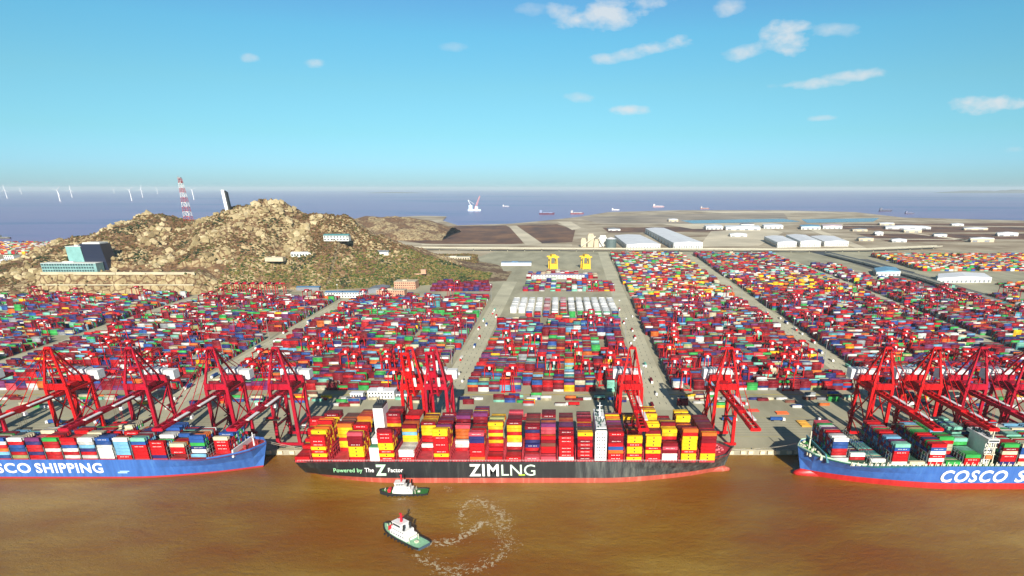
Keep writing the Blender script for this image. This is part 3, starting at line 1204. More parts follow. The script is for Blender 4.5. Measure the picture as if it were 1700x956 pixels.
# bridge of the right ship
s = MB()
s.box(344.5, 351.5, 464, 486, 20, 40)
s.box(343.5, 352.5, 460.5, 489, 40.01, 43)
s.build('accommodation_block', m_white, shipR)
s = MB()
for zz in np.arange(22.5, 39, 3.0):
    for xx in (345.2, 347.4, 349.4):
        s.box(xx, xx + 1.3, 463.86, 464.02, zz, zz + 1.2)
s.box(343.9, 352.1, 460.38, 460.48, 41, 42.4)
for k in range(20):
    xx, yy = rnd.uniform(344.5, 351.5), rnd.uniform(464, 487)
    s.box(xx - .6, xx + .6, yy - .9, yy + .9, 43.02, 44 + rnd.random() * 1.5)
s.build('windows', m_glass, shipR)['kind'] = 'stuff'
s = MB()
s.box(345, 350, 460.5, 463.8, 26, 29)
s.build('lifeboat', mat('lifeboat_orange', (.75, .16, .04), .5), shipR)
s = MB()
for a_, b2_ in (((344, 462, 20), (346, 462, 40)), ((348, 461, 20), (350, 461, 36)), ((352, 461.5, 20), (350.5, 461.5, 40)), ((343, 461, 30), (352, 461, 30)), ((343, 461, 36), (352, 461, 36)), ((348, 463, 36), (348, 463, 56)), ((345, 463, 52), (351, 463, 52))):
    s.beam(a_, b2_, .7)
s.build('stairs_and_masts', m_cream, shipR)
text_mesh('COSCO', 10.0, 'hull_lettering', MATS['letter_white'], shipR, 310.8, 458 - .15, 6.9, 54, .34, .22)
text_mesh('SHIPPING', 10.0, 'hull_lettering', MATS['letter_white'], shipR, 371.5, 458 - .15, 6.9, 84, .34, .22)

shipL, lgrid, lyc = container_ship('container_ship', 'blue-hulled container ship on the left with mixed coloured boxes and a red foredeck', 366, 47, 17.5, 1.6, 1, 478.5, -623, (m_blue, mat('hull_dull_red', (.40, .03, .04), .5), m_bdeck), 6.0)
bulwark(shipL, lgrid, lyc, m_blue, .9, 1.0)
LX = [-289.5, -306.7, -323, -338] + [-353 - 14.7 * k for k in range(10)]
LB = [
    [(4, ' '), (2, 'RRRRC'), (2, 'RRRR'), (8, 'RRRRB')],
    [(2, ' '), (2, 'RWNGBB'), (3, 'RWNGBO'), (4, 'RWNRBC'), (5, 'RBR')],
    [(1, ' '), (2, 'RRRC'), (4, 'RRRO'), (4, 'RBRBB'), (4, 'RRRBN')],
    [(2, 'NRRRR'), (4, 'NRRT'), (4, 'RBRBW'), (6, 'RRRBBB')],
    [(3, 'RRRRBM'), (4, 'RRRRBD'), (4, 'RBRBRN'), (7, 'RBRW')],
    [(3, 'RTTTTW'), (3, 'RTTTM'), (5, 'RBRBRR'), (7, 'RBRO')],
    [(4, 'WWWWBB'), (4, 'WWBBBP'), (4, 'RBRBC'), (6, 'RBRBRC')],
    [(3, 'WRNTWW'), (5, 'RBRBRC'), (3, 'RBBRB'), (7, 'RBRRR')],
    [(2, 'WRWBRR'), (5, 'RBRBR'), (4, 'RBRBRR'), (7, 'RBRT')],
    [(2, 'RRWRRG'), (5, 'RBRBRR'), (4, 'RBRB'), (7, 'RBRT')],
    [(2, 'RNRRNP'), (5, 'RBRBS'), (4, 'RBRBRC'), (7, 'RBRGB')],
    [(2, 'LRBBRW'), (5, 'RBRBGC'), (4, 'RBRA'), (7, 'RBT')],
    [(2, 'BTORWB'), (5, 'RBRBRD'), (4, 'RBRA'), (7, 'RBT')],
    [(2, 'RWRBWR'), (5, 'RBRBRD'), (4, 'RBRA'), (7, 'RBT')],
]
fill_ship(LB, 18, 479.6, 18.2, 'left blue', 'left ship\'s bow', LX)
s = MB()
for X in LX:
    s.box(X - 6.3, X + 6.3, 480 if X < -310 else 486, 525 if X < -310 else 518, 16.3, 18.15)
s.build('hatch_covers', m_bdeck, shipL)['kind'] = 'stuff'
for i in range(len(LX)):
    X = LX[i] - 7.35
    s = MB()
    for yy in np.arange(480, 525, 4.0):
        s.beam((X, yy, 17), (X, yy, 28), .3)
    for zz in (21, 25, 28):
        s.beam((X, 480, zz), (X, 524.5, zz), .6, .2)
    s.build('lashing_bridge', MATS['stanchion_grey'], shipL)
s = MB()
s.hexa([(-279.5, 484, 17), (-278, 484, 17), (-276, 521, 17), (-278, 521, 17), (-278.5, 484, 24), (-277.5, 484, 24), (-275.5, 521, 24), (-276.5, 521, 24)])
s.build('breakwater', m_white, shipL)
s = MB()
s.beam((-268, lyc, 19), (-268, lyc, 33), 1.2, 1.2, .5, .5)
s.beam((-268, lyc - 2, 29), (-268, lyc + 2, 29), .4)
s.build('foremast', m_white, shipL)
s = MB()
for k in range(16):
    xx = rnd.uniform(-276, -262)
    yy = lyc + rnd.uniform(-1, 1) * (-258 - xx) * .8
    s.box(xx - .8, xx + .8, yy - .8, yy + .8, 19, 21.5 + rnd.random() * 2)
s.build('mooring_winches', m_bdeck, shipL)['kind'] = 'stuff'
mooring(shipL, [((-262, 508, 22), (-244, 531, 5.5)), ((-262, 510, 22), (-234, 531, 5.5))])
text_mesh('SHIPPING', 8.6, 'hull_lettering', MATS['letter_white'], shipL, -445, 478.5 - .15, 5.6, 57, .28)
text_mesh('COSCO', 8.6, 'hull_lettering', MATS['letter_white'], shipL, -502, 478.5 - .15, 5.6, 53, .28, 0)
s = MB()
s.box(-376, -368, 478.25, 478.4, 5, 6.2)
s.box(-374, -366, 478.25, 478.4, 6.4, 7.2)
s.build('paint_patch', mat('patch_pale', (.35, .6, .72), .6), shipL)

# ------------------------------------------------------------------ containers as individuals
def container_mesh(ch, marked):
    s = MB()
    L2, W2, H = 6.1, 1.22, 2.9
    # corrugated walls: shallow ridges
    n = 24
    for sy in (-1, 1):
        for i in range(n):
            x0 = -L2 + .25 + i * (2 * L2 - .5) / n
            x1 = x0 + (2 * L2 - .5) / n
            ya = sy * (W2 - (.07 if i % 2 else .03))
            s.quad((x0, ya, .12), (x1, ya, .12), (x1, ya, H - .1), (x0, ya, H - .1))
            yb = sy * (W2 - (.03 if i % 2 else .07))
            s.quad((x1, ya, .12), (x1, yb, .12), (x1, yb, H - .1), (x1, ya, H - .1))
    for sx in (-1, 1):
        s.quad((sx * (L2 - .05), -W2 + .1, .12), (sx * (L2 - .05), W2 - .1, .12), (sx * (L2 - .05), W2 - .1, H - .1), (sx * (L2 - .05), -W2 + .1, H - .1))
    s.quad((-L2 + .1, -W2 + .05, H - .03), (L2 - .1, -W2 + .05, H - .03), (L2 - .1, W2 - .05, H - .03), (-L2 + .1, W2 - .05, H - .03))
    s.quad((-L2 + .1, -W2 + .05, .1), (L2 - .1, -W2 + .05, .1), (L2 - .1, W2 - .05, .1), (-L2 + .1, W2 - .05, .1))
    for sy in (-1, 1):
        s.box(-L2, L2, sy * W2 - .06, sy * W2 + .06, 0, .14)
        s.box(-L2, L2, sy * W2 - .06, sy * W2 + .06, H - .12, H)
        for sx in (-1, 1):
            s.box(sx * L2 - .09, sx * L2 + .09, sy * W2 - .08, sy * W2 + .08, .14, H - .12)
    if ch == 'R' or ch == 'D':
        pass
    if marked:
        s.mi = 1
        yy = -W2 - .075
        if ch in 'YO':
            s.box(-.55, .55, yy, yy + .05, .75, 2.1)
        else:
            for k, x0 in enumerate((-3.4, -2.3, -1.2, .5, 1.6, 2.9)):
                s.box(x0, x0 + .55, yy, yy + .05, 1.15, 1.75)
    return s


def paint_mat(ch):
    return mat('paint_' + CNAME[ch].replace(' ', '_'), PAL[ch], .6, vary=.2, scale=.25, spec=.15)


PROTO = {}


def container_data(ch, marked):
    k = (ch, marked)
    if k not in PROTO:
        mk = m_mark_d if ch in 'YOWCMT' else m_mark_w
        o = container_mesh(ch, marked).build('shipping_container', [paint_mat(ch), mk])
        PROTO[k] = o.data
        COL.objects.unlink(o)
        bpy.data.objects.remove(o)
    return PROTO[k]


ship_boxes.sort(key=lambda t: -t[5])
indiv, rest = ship_boxes[:300], ship_boxes[300:]
for (x, y_, z, ch, lab, sc, front, key) in indiv:
    marked = (ch == 'Y') or (ch in 'RDS' and rnd.random() < .45) or (ch in 'BN' and rnd.random() < .4)
    o = bpy.data.objects.new('shipping_container', container_data(ch, marked))
    o.location = (x + rnd.uniform(-.12, .12), y_, z)
    COL.objects.link(o)
    tag(o, lab, 'container', 'containers stacked on the three ships')

# ------------------------------------------------------------------ every other container: one mesh
bx, by, bz, bl, bc, bw = [], [], [], [], [], []


def jitc(ch, amt=.12):
    c = PAL[ch] if ch not in 'WC' else tuple(v * .82 for v in PAL[ch])
    amt = amt * 2.0
    k = 1 - .06 + rnd.uniform(-amt, amt)
    g_ = rnd.uniform(0, .012)
    return tuple(min(1, v * k + g_) for v in c)


def add(x, y_, z, col_, L=12.2, W=2.44):
    bx.append(x)
    by.append(y_)
    bz.append(z)
    bl.append(L / 2)
    bw.append(W / 2)
    bc.append(col_)


for (x, y_, z, ch, lab, sc, front, key) in rest:
    add(x, y_, z, jitc(ch))

BASE_P = 'D' * 36 + 'R' * 20 + 'S' * 1 + 'B' * 7 + 'N' * 10 + 'W' * 7 + 'C' * 4 + 'G' * 8 + 'M' * 4 + 'T' * 3 + 'O' * 3 + 'Y' * 1 + 'P' * 9 + 'A' * 3 + 'K' * 4 + 'E' * 4 + 'L' * 2
FAR_R = 'O' * 22 + 'R' * 18 + 'Y' * 10 + 'G' * 8 + 'W' * 12 + 'D' * 12 + 'B' * 8 + 'M' * 5 + 'C' * 8 + 'N' * 5
YELLOWISH = 'Y' * 14 + 'G' * 12 + 'W' * 20 + 'R' * 18 + 'D' * 20 + 'C' * 12 + 'M' * 10 + 'B' * 6 + 'O' * 4
BLUISH = 'B' * 24 + 'N' * 14 + 'D' * 24 + 'R' * 14 + 'T' * 12 + 'M' * 6 + 'W' * 8 + 'A' * 6
GREENISH = 'G' * 50 + 'D' * 20 + 'M' * 10 + 'W' * 10
block_list = []                                # (xa, xb, y0) for the yard cranes


def fill_block(xa, xb, y0, rows, mean, pal, wob=1.9, skip=.09, pitch=12.75, rowp=2.62, maxh=5, seg=None):
    """one stack block; xa..xb in world x"""
    nb = int((xb - xa) / pitch)
    if nb < 1:
        return
    off = xa + ((xb - xa) - nb * pitch) / 2 + pitch / 2
    H = {}
    Cc = {}
    lvl = mean
    for i in range(nb):
        if rnd.random() < .45:
            lvl = mean + rnd.uniform(-wob, wob)
        empty_bay = rnd.random() < skip
        fam = rnd.choice(pal)
        for r_ in range(rows):
            h = 0 if empty_bay else int(round(lvl + rnd.uniform(-.9, .9)))
            h = max(0, min(maxh, h))
            H[i, r_] = h
            run = rnd.choice(pal) if rnd.random() < .5 else fam
            cs = []
            for t in range(h):
                if rnd.random() < .5:
                    run = rnd.choice(pal)
                cs.append(run)
            Cc[i, r_] = cs
    for (i, r_), h in H.items():
        hf = H.get((i, r_ - 1), 0)
        hs = min(H.get((i - 1, r_), 0), H.get((i + 1, r_), 0))
        for t in range(h):
            if t == h - 1 or t >= hf or t >= hs:
                add(off + i * pitch, y0 + (r_ + .5) * rowp, GZ + .1 + t * 2.75, jitc(Cc[i, r_][t]))
    block_list.append((xa, xb, y0, mean))


def strip(xa, xb, ya, yb, pal=BASE_P, mean=3.6, zones=(), pitchY=25.0, rows=6, cross=()):
    y0 = ya
    k = 0
    while y0 + 16 < yb:
        x0, x1 = fx(xa, y0), fx(xb, y0)
        if any(a < y0 < b_ for a, b_ in cross):
            y0 += pitchY
            k += 1
            continue
        pz, mz = pal, mean + rnd.uniform(-.5, .5)
        for (za, zb_, zp, zm) in zones:
            if za <= y0 <= zb_:
                pz, mz = zp, zm if zm else mz
        mid = None
        if x1 - x0 > 400:
            n = 2
        else:
            n = 1
        for q_ in range(n):
            a = x0 + (x1 - x0) * q_ / n + (5 if q_ else 0)
            b_ = x0 + (x1 - x0) * (q_ + 1) / n
            fill_block(a, b_, y0, rows, mz, pz)
        y0 += pitchY
        k += 1


# near rows of the five strips
strip(-1500, -778, 712, 1405, mean=3.4, cross=((985, 1010), (1190, 1215)), zones=((1010, 1100, BASE_P + 'GGGGGGWWWW', 3.2), (1280, 1400, BASE_P + 'WWWWWGGGG', 2.8)))
strip(-742, -458, 712, 1395, mean=3.5, cross=((1010, 1030),), zones=((1080, 1190, BASE_P + 'G' * 14 + 'W' * 10, 3.2), (1260, 1400, BASE_P + 'WWWWWWBBBB', 3)))
strip(-424, -149, 712, 1395, mean=3.9, cross=((1290, 1310),), zones=((712, 730, BASE_P + 'GGGGGGG', 3.6), (1150, 1180, GREENISH, 3.6), (1310, 1400, BASE_P + 'BBBB', 2.6)))
strip(-113, 96, 706, 1130, mean=4.1, zones=((706, 760, BASE_P + 'BBBBBB', 4.4), (990, 1080, BLUISH, 3.8)))
strip(131, 354, 712, 2330, mean=3.9, cross=((1350, 1370),), zones=((900, 960, BASE_P + 'MMMMAAAA', 3.6), (1180, 1350, BASE_P + 'WWWWWWWWGG', 3.5), (1370, 1600, YELLOWISH, 3.0), (1600, 2330, YELLOWISH + BASE_P, 3.4)))
strip(390, 633, 712, 2330, mean=3.7, cross=((1420, 1445),), zones=((712, 770, BASE_P + 'TTTTTBBBBB', 3.8), (1445, 1700, BASE_P + 'Y' * 20, 3.0), (1700, 2000, 'W' * 60 + BASE_P, 3.0), (1800, 2330, BASE_P + 'O' * 6, 3.6)))
strip(665, 915, 712, 1180, mean=3.6, zones=((712, 900, BASE_P + 'YYYYYYGGGG', 3.6),))
strip(665, 850, 1180, 1540, mean=3.2, cross=((1400, 1420),))
strip(665, 735, 1560, 2000, mean=2.8, pal=BASE_P + 'W' * 20)
strip(742, 800, 1560, 1690, mean=2.2, pal=BASE_P)
strip(872, 925, 1185, 1420, mean=2.5, pal=BASE_P + 'OOOOYYYY')
strip(930, 1130, 712, 1170, mean=3.6, pal=BASE_P + 'Y' * 18 + 'G' * 12 + 'O' * 18)
strip(1150, 1800, 712, 1150, mean=3.4, pal=FAR_R)
strip(1180, 2100, 1290, 1500, mean=2.6, pal=FAR_R + 'CCCC')
strip(925, 2500, 1860, 2290, mean=4.4, pal=FAR_R)
strip(-2750, -1560, 2350, 2800, pal=FAR_R + 'WWWWWWWWWWDDDDDDDD', mean=4)
strip(990, 1180, 1350, 1600, mean=1.6, pal=FAR_R + 'CCWW')
strip(-300, -160, 1480, 1620, mean=2.5, pal='D' * 8 + 'P' * 5 + 'RN')
strip(-95, 110, 1480, 1640, mean=2.6, pal=BASE_P + 'GGGGG')
strip(-100, 80, 1700, 1810, mean=2.6, pal='RRDDWWBC')
# white refrigerated blocks in the middle of the yard
for k in range(13):
    x0 = fx(-100, 1200) + k * 16.2
    for r_ in range(60):
        yy = 1165 + r_ * 2.62 + (8 if r_ > 29 else 0)
        if k in (0, 1) and r_ < 16:
            continue
        h = 4 if rnd.random() < .85 else 3
        for t in range(h):
            if t == h - 1 or r_ in (0, 30) or True:
                ch = 'W'
                if k in (4, 6) and rnd.random() < .6:
                    ch = rnd.choice('RDS')
                elif rnd.random() < .04:
                    ch = 'C'
                if r_ < 3:
                    ch = rnd.choice('GMDRBWG')
                add(x0 + 6, yy, GZ + .1 + t * 2.75, (.80, .80, .78) if ch == 'W' else jitc(ch, .06), 11.6)
# row of single stacks along the back of the apron
for (xa, xb) in ((-120, 95), (-425, -160), (135, 352), (-742, -460), (-1000, -778), (390, 600)):
    x0 = xa + 4
    while x0 < xb - 12:
        if rnd.random() < .78:
            ch = rnd.choice('WWCKCMBDEGWN')
            h = rnd.choice((1, 1, 2))
            for t in range(h):
                for r_ in range(rnd.choice((1, 2))):
                    add(x0 + 6, 676 + 2.6 * r_, GZ + .1 + t * 2.75, jitc(ch if t == 0 else rnd.choice('WCMDEG')))
        x0 += 15.5
for k in range(150):
    X, Y = rnd.uniform(-760, 640), rnd.uniform(646, 688)
    if any(fx(r0, Y) - 8 < X < fx(r1, Y) + 8 for r0, r1 in roads) or (-225 < X < -170):
        continue
    for t in range(rnd.choice((1, 1, 2, 3))):
        add(X, Y, GZ + .1 + t * 2.75, jitc(rnd.choice('DRBNWCGOEKYPM')))
        if rnd.random() < .5:
            add(X, Y + 2.62, GZ + .1 + t * 2.75, jitc(rnd.choice('DRBNWCGOEKP')))
n = len(bx)
print('boxes in bulk mesh:', n)
bx, by, bz, bl, bw = map(np.array, (bx, by, bz, bl, bw))
bh = np.full(n, 2.62)
vv = np.zeros((n, 8, 3), dtype=np.float32)
for k, (sx, sy, sz) in enumerate(((-1, -1, 0), (1, -1, 0), (1, 1, 0), (-1, 1, 0), (-1, -1, 1), (1, -1, 1), (1, 1, 1), (-1, 1, 1))):
    vv[:, k, 0] = bx + sx * bl
    vv[:, k, 1] = by + sy * bw
    vv[:, k, 2] = bz + sz * bh
FQ = np.array([(4, 5, 6, 7), (0, 1, 5, 4), (1, 2, 6, 5), (2, 3, 7, 6), (3, 0, 4, 7)])
fa = (FQ[None] + (np.arange(n) * 8)[:, None, None]).reshape(-1, 4)
me = bpy.data.meshes.new('shipping_containers')
me.vertices.add(n * 8)
me.vertices.foreach_set('co', vv.ravel())
nf = len(fa)
me.loops.add(nf * 4)
me.loops.foreach_set('vertex_index', fa.ravel().astype(np.int32))
me.polygons.add(nf)
me.polygons.foreach_set('loop_start', (np.arange(nf) * 4).astype(np.int32))
me.polygons.foreach_set('loop_total', np.full(nf, 4, dtype=np.int32))
me.update(calc_edges=True)
a_ = me.attributes.new('paint', 'FLOAT_COLOR', 'FACE')
cols = np.ones((n, 5, 4), dtype=np.float32)
cols[:, :, :3] = np.array(bc)[:, None, :]
# roofs are a little more weathered than the sides
cols[:, 0, :3] = cols[:, 0, :3] * .9 + .014
a_.data.foreach_set('color', cols.ravel())
me.materials.append(m_box)
o = bpy.data.objects.new('shipping_containers', me)
COL.objects.link(o)
tag(o, 'mass of coloured shipping containers stacked across the yard and ship holds', 'containers', kind='stuff')

# ------------------------------------------------------------------ quay cranes
ZB = 58.0                                      # boom height


def quay_crane(X, m, label, boom_angle=0.0, house_shift=0, gw=10.5, trolley=40):
    root = empty('quay_crane', (X, 0, 0), 0, label, 'quay crane', 'ship-to-shore cranes along the quay')
    y0, y1 = 534.0, 563.0
    for sx in (-1, 1):
        for (yy) in (y0, y1):
            s = MB()
            s.beam((sx * gw, yy, GZ + 5), (sx * (gw - .6), yy, ZB + 6), 3.0, 2.6, 2.6, 2.2)
            s.build('leg', m, root)
        s = MB()
        s.beam((sx * gw, y0, GZ + 21), (sx * gw, y1, GZ + 21), 1.5, 2.0)
        s.beam((sx * gw, y0, ZB + 1.5), (sx * gw, y1, ZB + 1.5), 1.5, 2.0)
        s.beam((sx * gw, y1, GZ + 22), (sx * gw, y0, ZB), .9)
        s.beam((sx * gw, y0, GZ + 22), (sx * gw, y1, ZB), .9)
        s.beam((sx * gw, y0, GZ + 5), (sx * gw, y1, GZ + 20), .7)
        s.build('side_frame', m, root)
    for yy in (y0, y1):
        s = MB()
        s.beam((-gw - 3.5, yy, GZ + 4), (gw + 3.5, yy, GZ + 4), 2.0, 2.4)
        s.build('sill_beam', m, root)
        s = MB()
        s.beam((-gw, yy, ZB + 6.5), (gw, yy, ZB + 6.5), 2.6, 5.4)
        s.build('portal_beam', m, root)
        for sx in (-1, 1):
            s = MB()
            for k in range(4):
                s.box(sx * (gw - 2) - 3.5 + k * 1.9, sx * (gw - 2) - 2.2 + k * 1.9, yy - .45, yy + .45, GZ + .05, GZ + 1.6)
            s.box(sx * (gw - 2) - 3.8, sx * (gw - 2) + 4, yy - .7, yy + .7, GZ + 1.4, GZ + 2.9)
            s.build('bogie', m_dark, root)
    # fixed girder over the quay
    s = MB()
    for sx in (-1, 1):
        s.beam((sx * 2.6, y0 - 3, ZB), (sx * 2.6, 600, ZB), 1.8, 3.2)
    for yy in np.arange(y0, 600, 7):
        s.beam((-2.6, yy, ZB + .6), (2.6, yy, ZB + .6), .5)
    s.build('girder', m, root)
    # boom
    L = 86.0 if boom_angle < .1 else 42.0
    ca, sa = math.cos(boom_angle), math.sin(boom_angle)

    def bp(d, h, x):
        return (x, y0 - 4 - d * ca + h * sa, ZB + d * sa + h * ca)
    s = MB()
    for sx in (-1, 1):
        s.beam(bp(0, 0, sx * 2.6), bp(L, 0, sx * 2.6), 1.5, 2.8)
    for d in np.arange(1, L + 1, 7.0):
        s.beam(bp(d, .6, -2.6), bp(d, .6, 2.6), .5)
    s.beam(bp(L, 0, -3.6), bp(L, 0, 3.6), 1.4, 2.4)
    for sx in (-1, 1):
        s.beam(bp(L - 16, 0, sx * 3.7), bp(L + .6, 0, sx * 3.7), .9, 1.6)
    bo = s.build('boom', m, root)
    s = MB()
    s.beam(bp(L * .42, .9, 0), bp(L * .56, .9, 0), 6.2, 2.6)
    s.build('boom_panel', m, bo)
    s = MB()
    s.beam(bp(8, 1.5, 4.1), bp(L * .4, 1.5, 4.1), 2.8, .6)
    s.build('walkway', m_white, bo)
    s = MB()
    s.beam(bp(L * .58, 1.5, 4.1), bp(L * .8, 1.5, 4.1), 2.8, .6)
    s.build('walkway', m_white, bo)
    # apex frame
    za = 99.0
    s = MB()
    for sx in (-1, 1):
        s.beam((sx * (gw - .6), y0, ZB + 8), (sx * 2.4, y0 + 4, za), 1.9, 1.9, 1.5, 1.5)
        s.beam((sx * 2.4, y0 + 4, za), (sx * 4, y1, ZB + 8), 1.3)
    s.beam((-2.6, y0 + 4, za), (2.6, y0 + 4, za), 1.6, 2.2)
    s.beam((-6, y0 + 2, ZB + 24), (6, y0 + 2, ZB + 24), .8)
    s.build('apex_frame', m, root)
    s = MB()
    for sx in (-1, 1):
        for d in (L * .4, L * .82):
            s.beam((sx * 2.4, y0 + 4, za), bp(d, 1.2, sx * 2.6), .42)
        s.beam((sx * 2.4, y0 + 4, za), (sx * 2.6, 596, ZB + 1), .5)
    s.build('stays', m, root)
    # machinery house
    s = MB()
    s.box(-13.5, 3.5, 569, 579, ZB + 3.5, ZB + 12.5)
    s.box(4.0, 13.5, 569.8, 579, ZB + 3.2, ZB + 11.2)
    s.box(-12, 12, 571, 579, ZB + 2.3, ZB + 3.6)
    hs = s.build('machinery_house', m_white, root)
    s = MB()
    s.box(-13.6, 3.6, 570.5, 579.2, ZB + 12.52, ZB + 12.8)
    s.build('roof', mat('house_roof', (.42, .45, .48), .6), hs)
    s = MB()
    s.box(6.4, 9.2, 569.86, 569.98, ZB + 5, ZB + 8)
    s.build('louvre', m_mark_d, hs)
    # trolley, cab and ropes
    if boom_angle < .1:
        s = MB()
        ty = y0 - trolley
        s.box(-3, 3, ty - 3, ty + 3, ZB - 2.2, ZB - 1.35)
        to = s.build('trolley', m, root)
        s = MB()
        s.box(3.2, 5.6, ty - 1.6, ty + 1.4, ZB - 4.8, ZB - 2.0)
        s.build('cab', m_white, to)
        s = MB()
        zz = 42
        for sx in (-1, 1):
            for sy in (-1, 1):
                s.beam((sx * 2, ty + sy, ZB - 2), (sx * 3, ty + sy, zz), .12)
        s.box(-6, 6, ty - 1.1, ty + 1.1, zz - .8, zz)
        s.build('spreader', m_mark_d if rnd.random() < .5 else m_red, to)
    s = MB()
    s.beam((gw - .5, y1 + 2.2, GZ + 3), (gw - .5, y1 + 2.2, ZB + 4), 1.5, 1.5)
    s.build('lift_shaft', m, root)
    s = MB()
    for k in range(6):
        za_, zb2 = GZ + 6 + k * 8.5, GZ + 14.5 + k * 8.5
        sg = 1 if k % 2 else -1
        s.beam((-gw - 2.0, y1 - 4 * sg, za_), (-gw - 2.0, y1 + 4 * sg, zb2), .9, .4)
        s.beam((-gw - 2.0, y1 - 5, zb2), (-gw - 2.0, y1 + 5, zb2), 1.2, .3)
    s.build('stairway', m, root)
    s = MB()
    s.box(-4.5, 4.5, 545, 556, ZB + 2, ZB + 6)
    s.build('hoist_platform', m, root)
    return root


CR = [(-550, m_crim, 'leftmost red quay crane, cut by the left edge of the frame', 0, 20), (-453, m_red, 'bright red quay crane, boom lowered over the middle of left blue ship', 0, 44),
      (-381, m_crim, 'dark crimson quay crane third along the left blue ship', 0, 30), (-309, m_crim, 'crimson quay crane over the foremost stacks of the left blue ship', 0, 52),
      (-252, m_crim, 'crimson quay crane beside the stern of the black ship, standing over open quay', 0, 24),
      (-133, m_red, 'bright red quay crane with raised boom behind the black ship\'s aft stacks', 1.30, 30),
      (-112, m_crim, 'second crane with raised boom, right of its twin behind the aft stacks', 1.34, 30),
      (64, m_red, 'bright red quay crane just right of the black ship\'s white bridge', 0, 38),
      (150, m_red, 'red quay crane at the black ship\'s bow with boom tip over bare quay', 0, 14),
      (290, m_red, 'bright red quay crane nearest the right blue ship\'s bow', 0, 34), (333, m_red, 'second red quay crane along the right blue ship', 0, 50),
      (374, m_crim, 'third quay crane along the right blue ship, magenta-tinged, before its bridge', 0, 26), (418, m_crim, 'fourth quay crane along the right blue ship, dark crimson', 0, 40),
      (462, m_red, 'rightmost quay crane, cut by the right edge of the frame', 0, 30)]
for (X, m, lab, ang, tr) in CR:
    quay_crane(X, m, lab, ang, trolley=tr, gw=9.2 if X > 200 else 10.0)

# ------------------------------------------------------------------ yard cranes
def yard_crane_parts(m, whole=False):
    W, Hh, D2 = 6.0, 21.0, 12.2
    P = []

    def part(name, s, mm):
        P.append((name, s, mm))
    for sx in (-1, 1):
        for sy in (-1, 1):
            s = MB()
            s.beam((sx * W, sy * D2, 1.5), (sx * (W - 1.2), sy * D2, Hh), 1.1, 1.3, .9, 1.0)
            part('leg', s, m)
    for sy in (-1, 1):
        s = MB()
        s.beam((-W - 1.5, sy * D2, 1.6), (W + 1.5, sy * D2, 1.6), 1.2, 1.2)
        for sx in (-1, 1):
            s.box(sx * W - 1.2, sx * W + 1.2, sy * D2 - .6, sy * D2 + .6, 0, 1.3)
        part('sill_beam', s, m)
    for sx in (-1, 1):
        s = MB()
        s.beam((sx * (W - 1.2), -D2 - 1.5, Hh + .5), (sx * (W - 1.2), D2 + 1.5, Hh + .5), 1.1, 1.8)
        part('girder', s, m)
    s = MB()
    s.box(-4.5, 4.5, -3, 2.5, Hh + 1.5, Hh + 3.6)
    part('trolley', s, m)
    s = MB()
    s.box(-1.2, 1.2, -5.2, -3.0, Hh - 1.9, Hh + 1.6)
    part('cab', s, m_white)
    return P


def make_yard_crane(m, detailed):
    if detailed:
        root = empty('yard_crane')
        for (nm, s, mm) in yard_crane_parts(m):
            s.build(nm, mm, root)
        index_kids(root)
        return root
    big = MB()
    for (nm, s, mm) in yard_crane_parts(m):
        k = len(big.v)
        big.v += s.v
        big.f += [tuple(k + i for i in f_) for f_ in s.f]
        big.m += [1 if mm is m_white else 0] * len(s.f)
    return big.build('yard_crane', [m, m_white])


protoA = make_yard_crane(m_red, True)
protoB = make_yard_crane(m_crim, False)
STR = [('far left strip', -1500, -778), ('strip behind the left crane row', -742, -458), ('strip left of the central road', -424, -149),
       ('central strip with white blocks', -113, 96), ('strip just right of the central block', 131, 354), ('second strip right of the central block', 390, 633),
       ('far right strip', 665, 915)]
used = {'A': False, 'B': False}
seen = {}
BL = sorted([b_ for b_ in block_list if b_[2] < 1500 and b_[3] > 2.4 and b_[0] > -1300 and b_[1] < 1200], key=lambda b_: b_[2])
spots = []
for (xa, xb, y0, mn) in BL:
    nm, k = None, 0
    cx_ = (xa + xb) / 2
    for (t, a, b2_) in STR:
        if fx(a, y0) - 10 < cx_ < fx(b2_, y0) + 10:
            nm = t
    if nm is None:
        continue
    for _ in range(3 if (y0 < 830 and xb - xa > 180) else 2 if (rnd.random() < .5 and xb - xa > 180) else 1 if rnd.random() < .75 else 0):
        X = rnd.uniform(xa + 12, xb - 12)
        if abs(X) / y0 > .86:
            continue
        spots.append((X, y0 + 8.0, nm))
for (X, Y, nm) in spots:
    seen[nm] = seen.get(nm, 0) + 1
    ordn = ordinal(seen[nm])
    if Y < 960:
        o = protoA if not used['A'] else copy_tree(protoA)
        used['A'] = True
        cn_ = 'bright red'
    else:
        o = protoB if not used['B'] else protoB.copy()
        if used['B']:
            COL.objects.link(o)
        used['B'] = True
        cn_ = 'dark red'
    o.location = (X, Y, GZ + .1)
    tag(o, f'{cn_} gantry crane, {ordn} back from quay in {nm}', 'gantry crane', 'gantry cranes straddling the yard blocks')
# parked row by the hill foot
for k in range(7):
    px = 384 + k * 13.5
    X, Y = at(px, 489)
    o = protoB.copy()
    COL.objects.link(o)
    o.location = (X, Y, GZ + .1)
    o.rotation_euler = (0, 0, R(90))
    o.scale = (1, 1, 1.15)
    tag(o, f'idle red gantry crane, {ordinal(k + 1)} from left in the row below the hill', 'gantry crane', 'gantry cranes parked in a row at the foot of the hill')

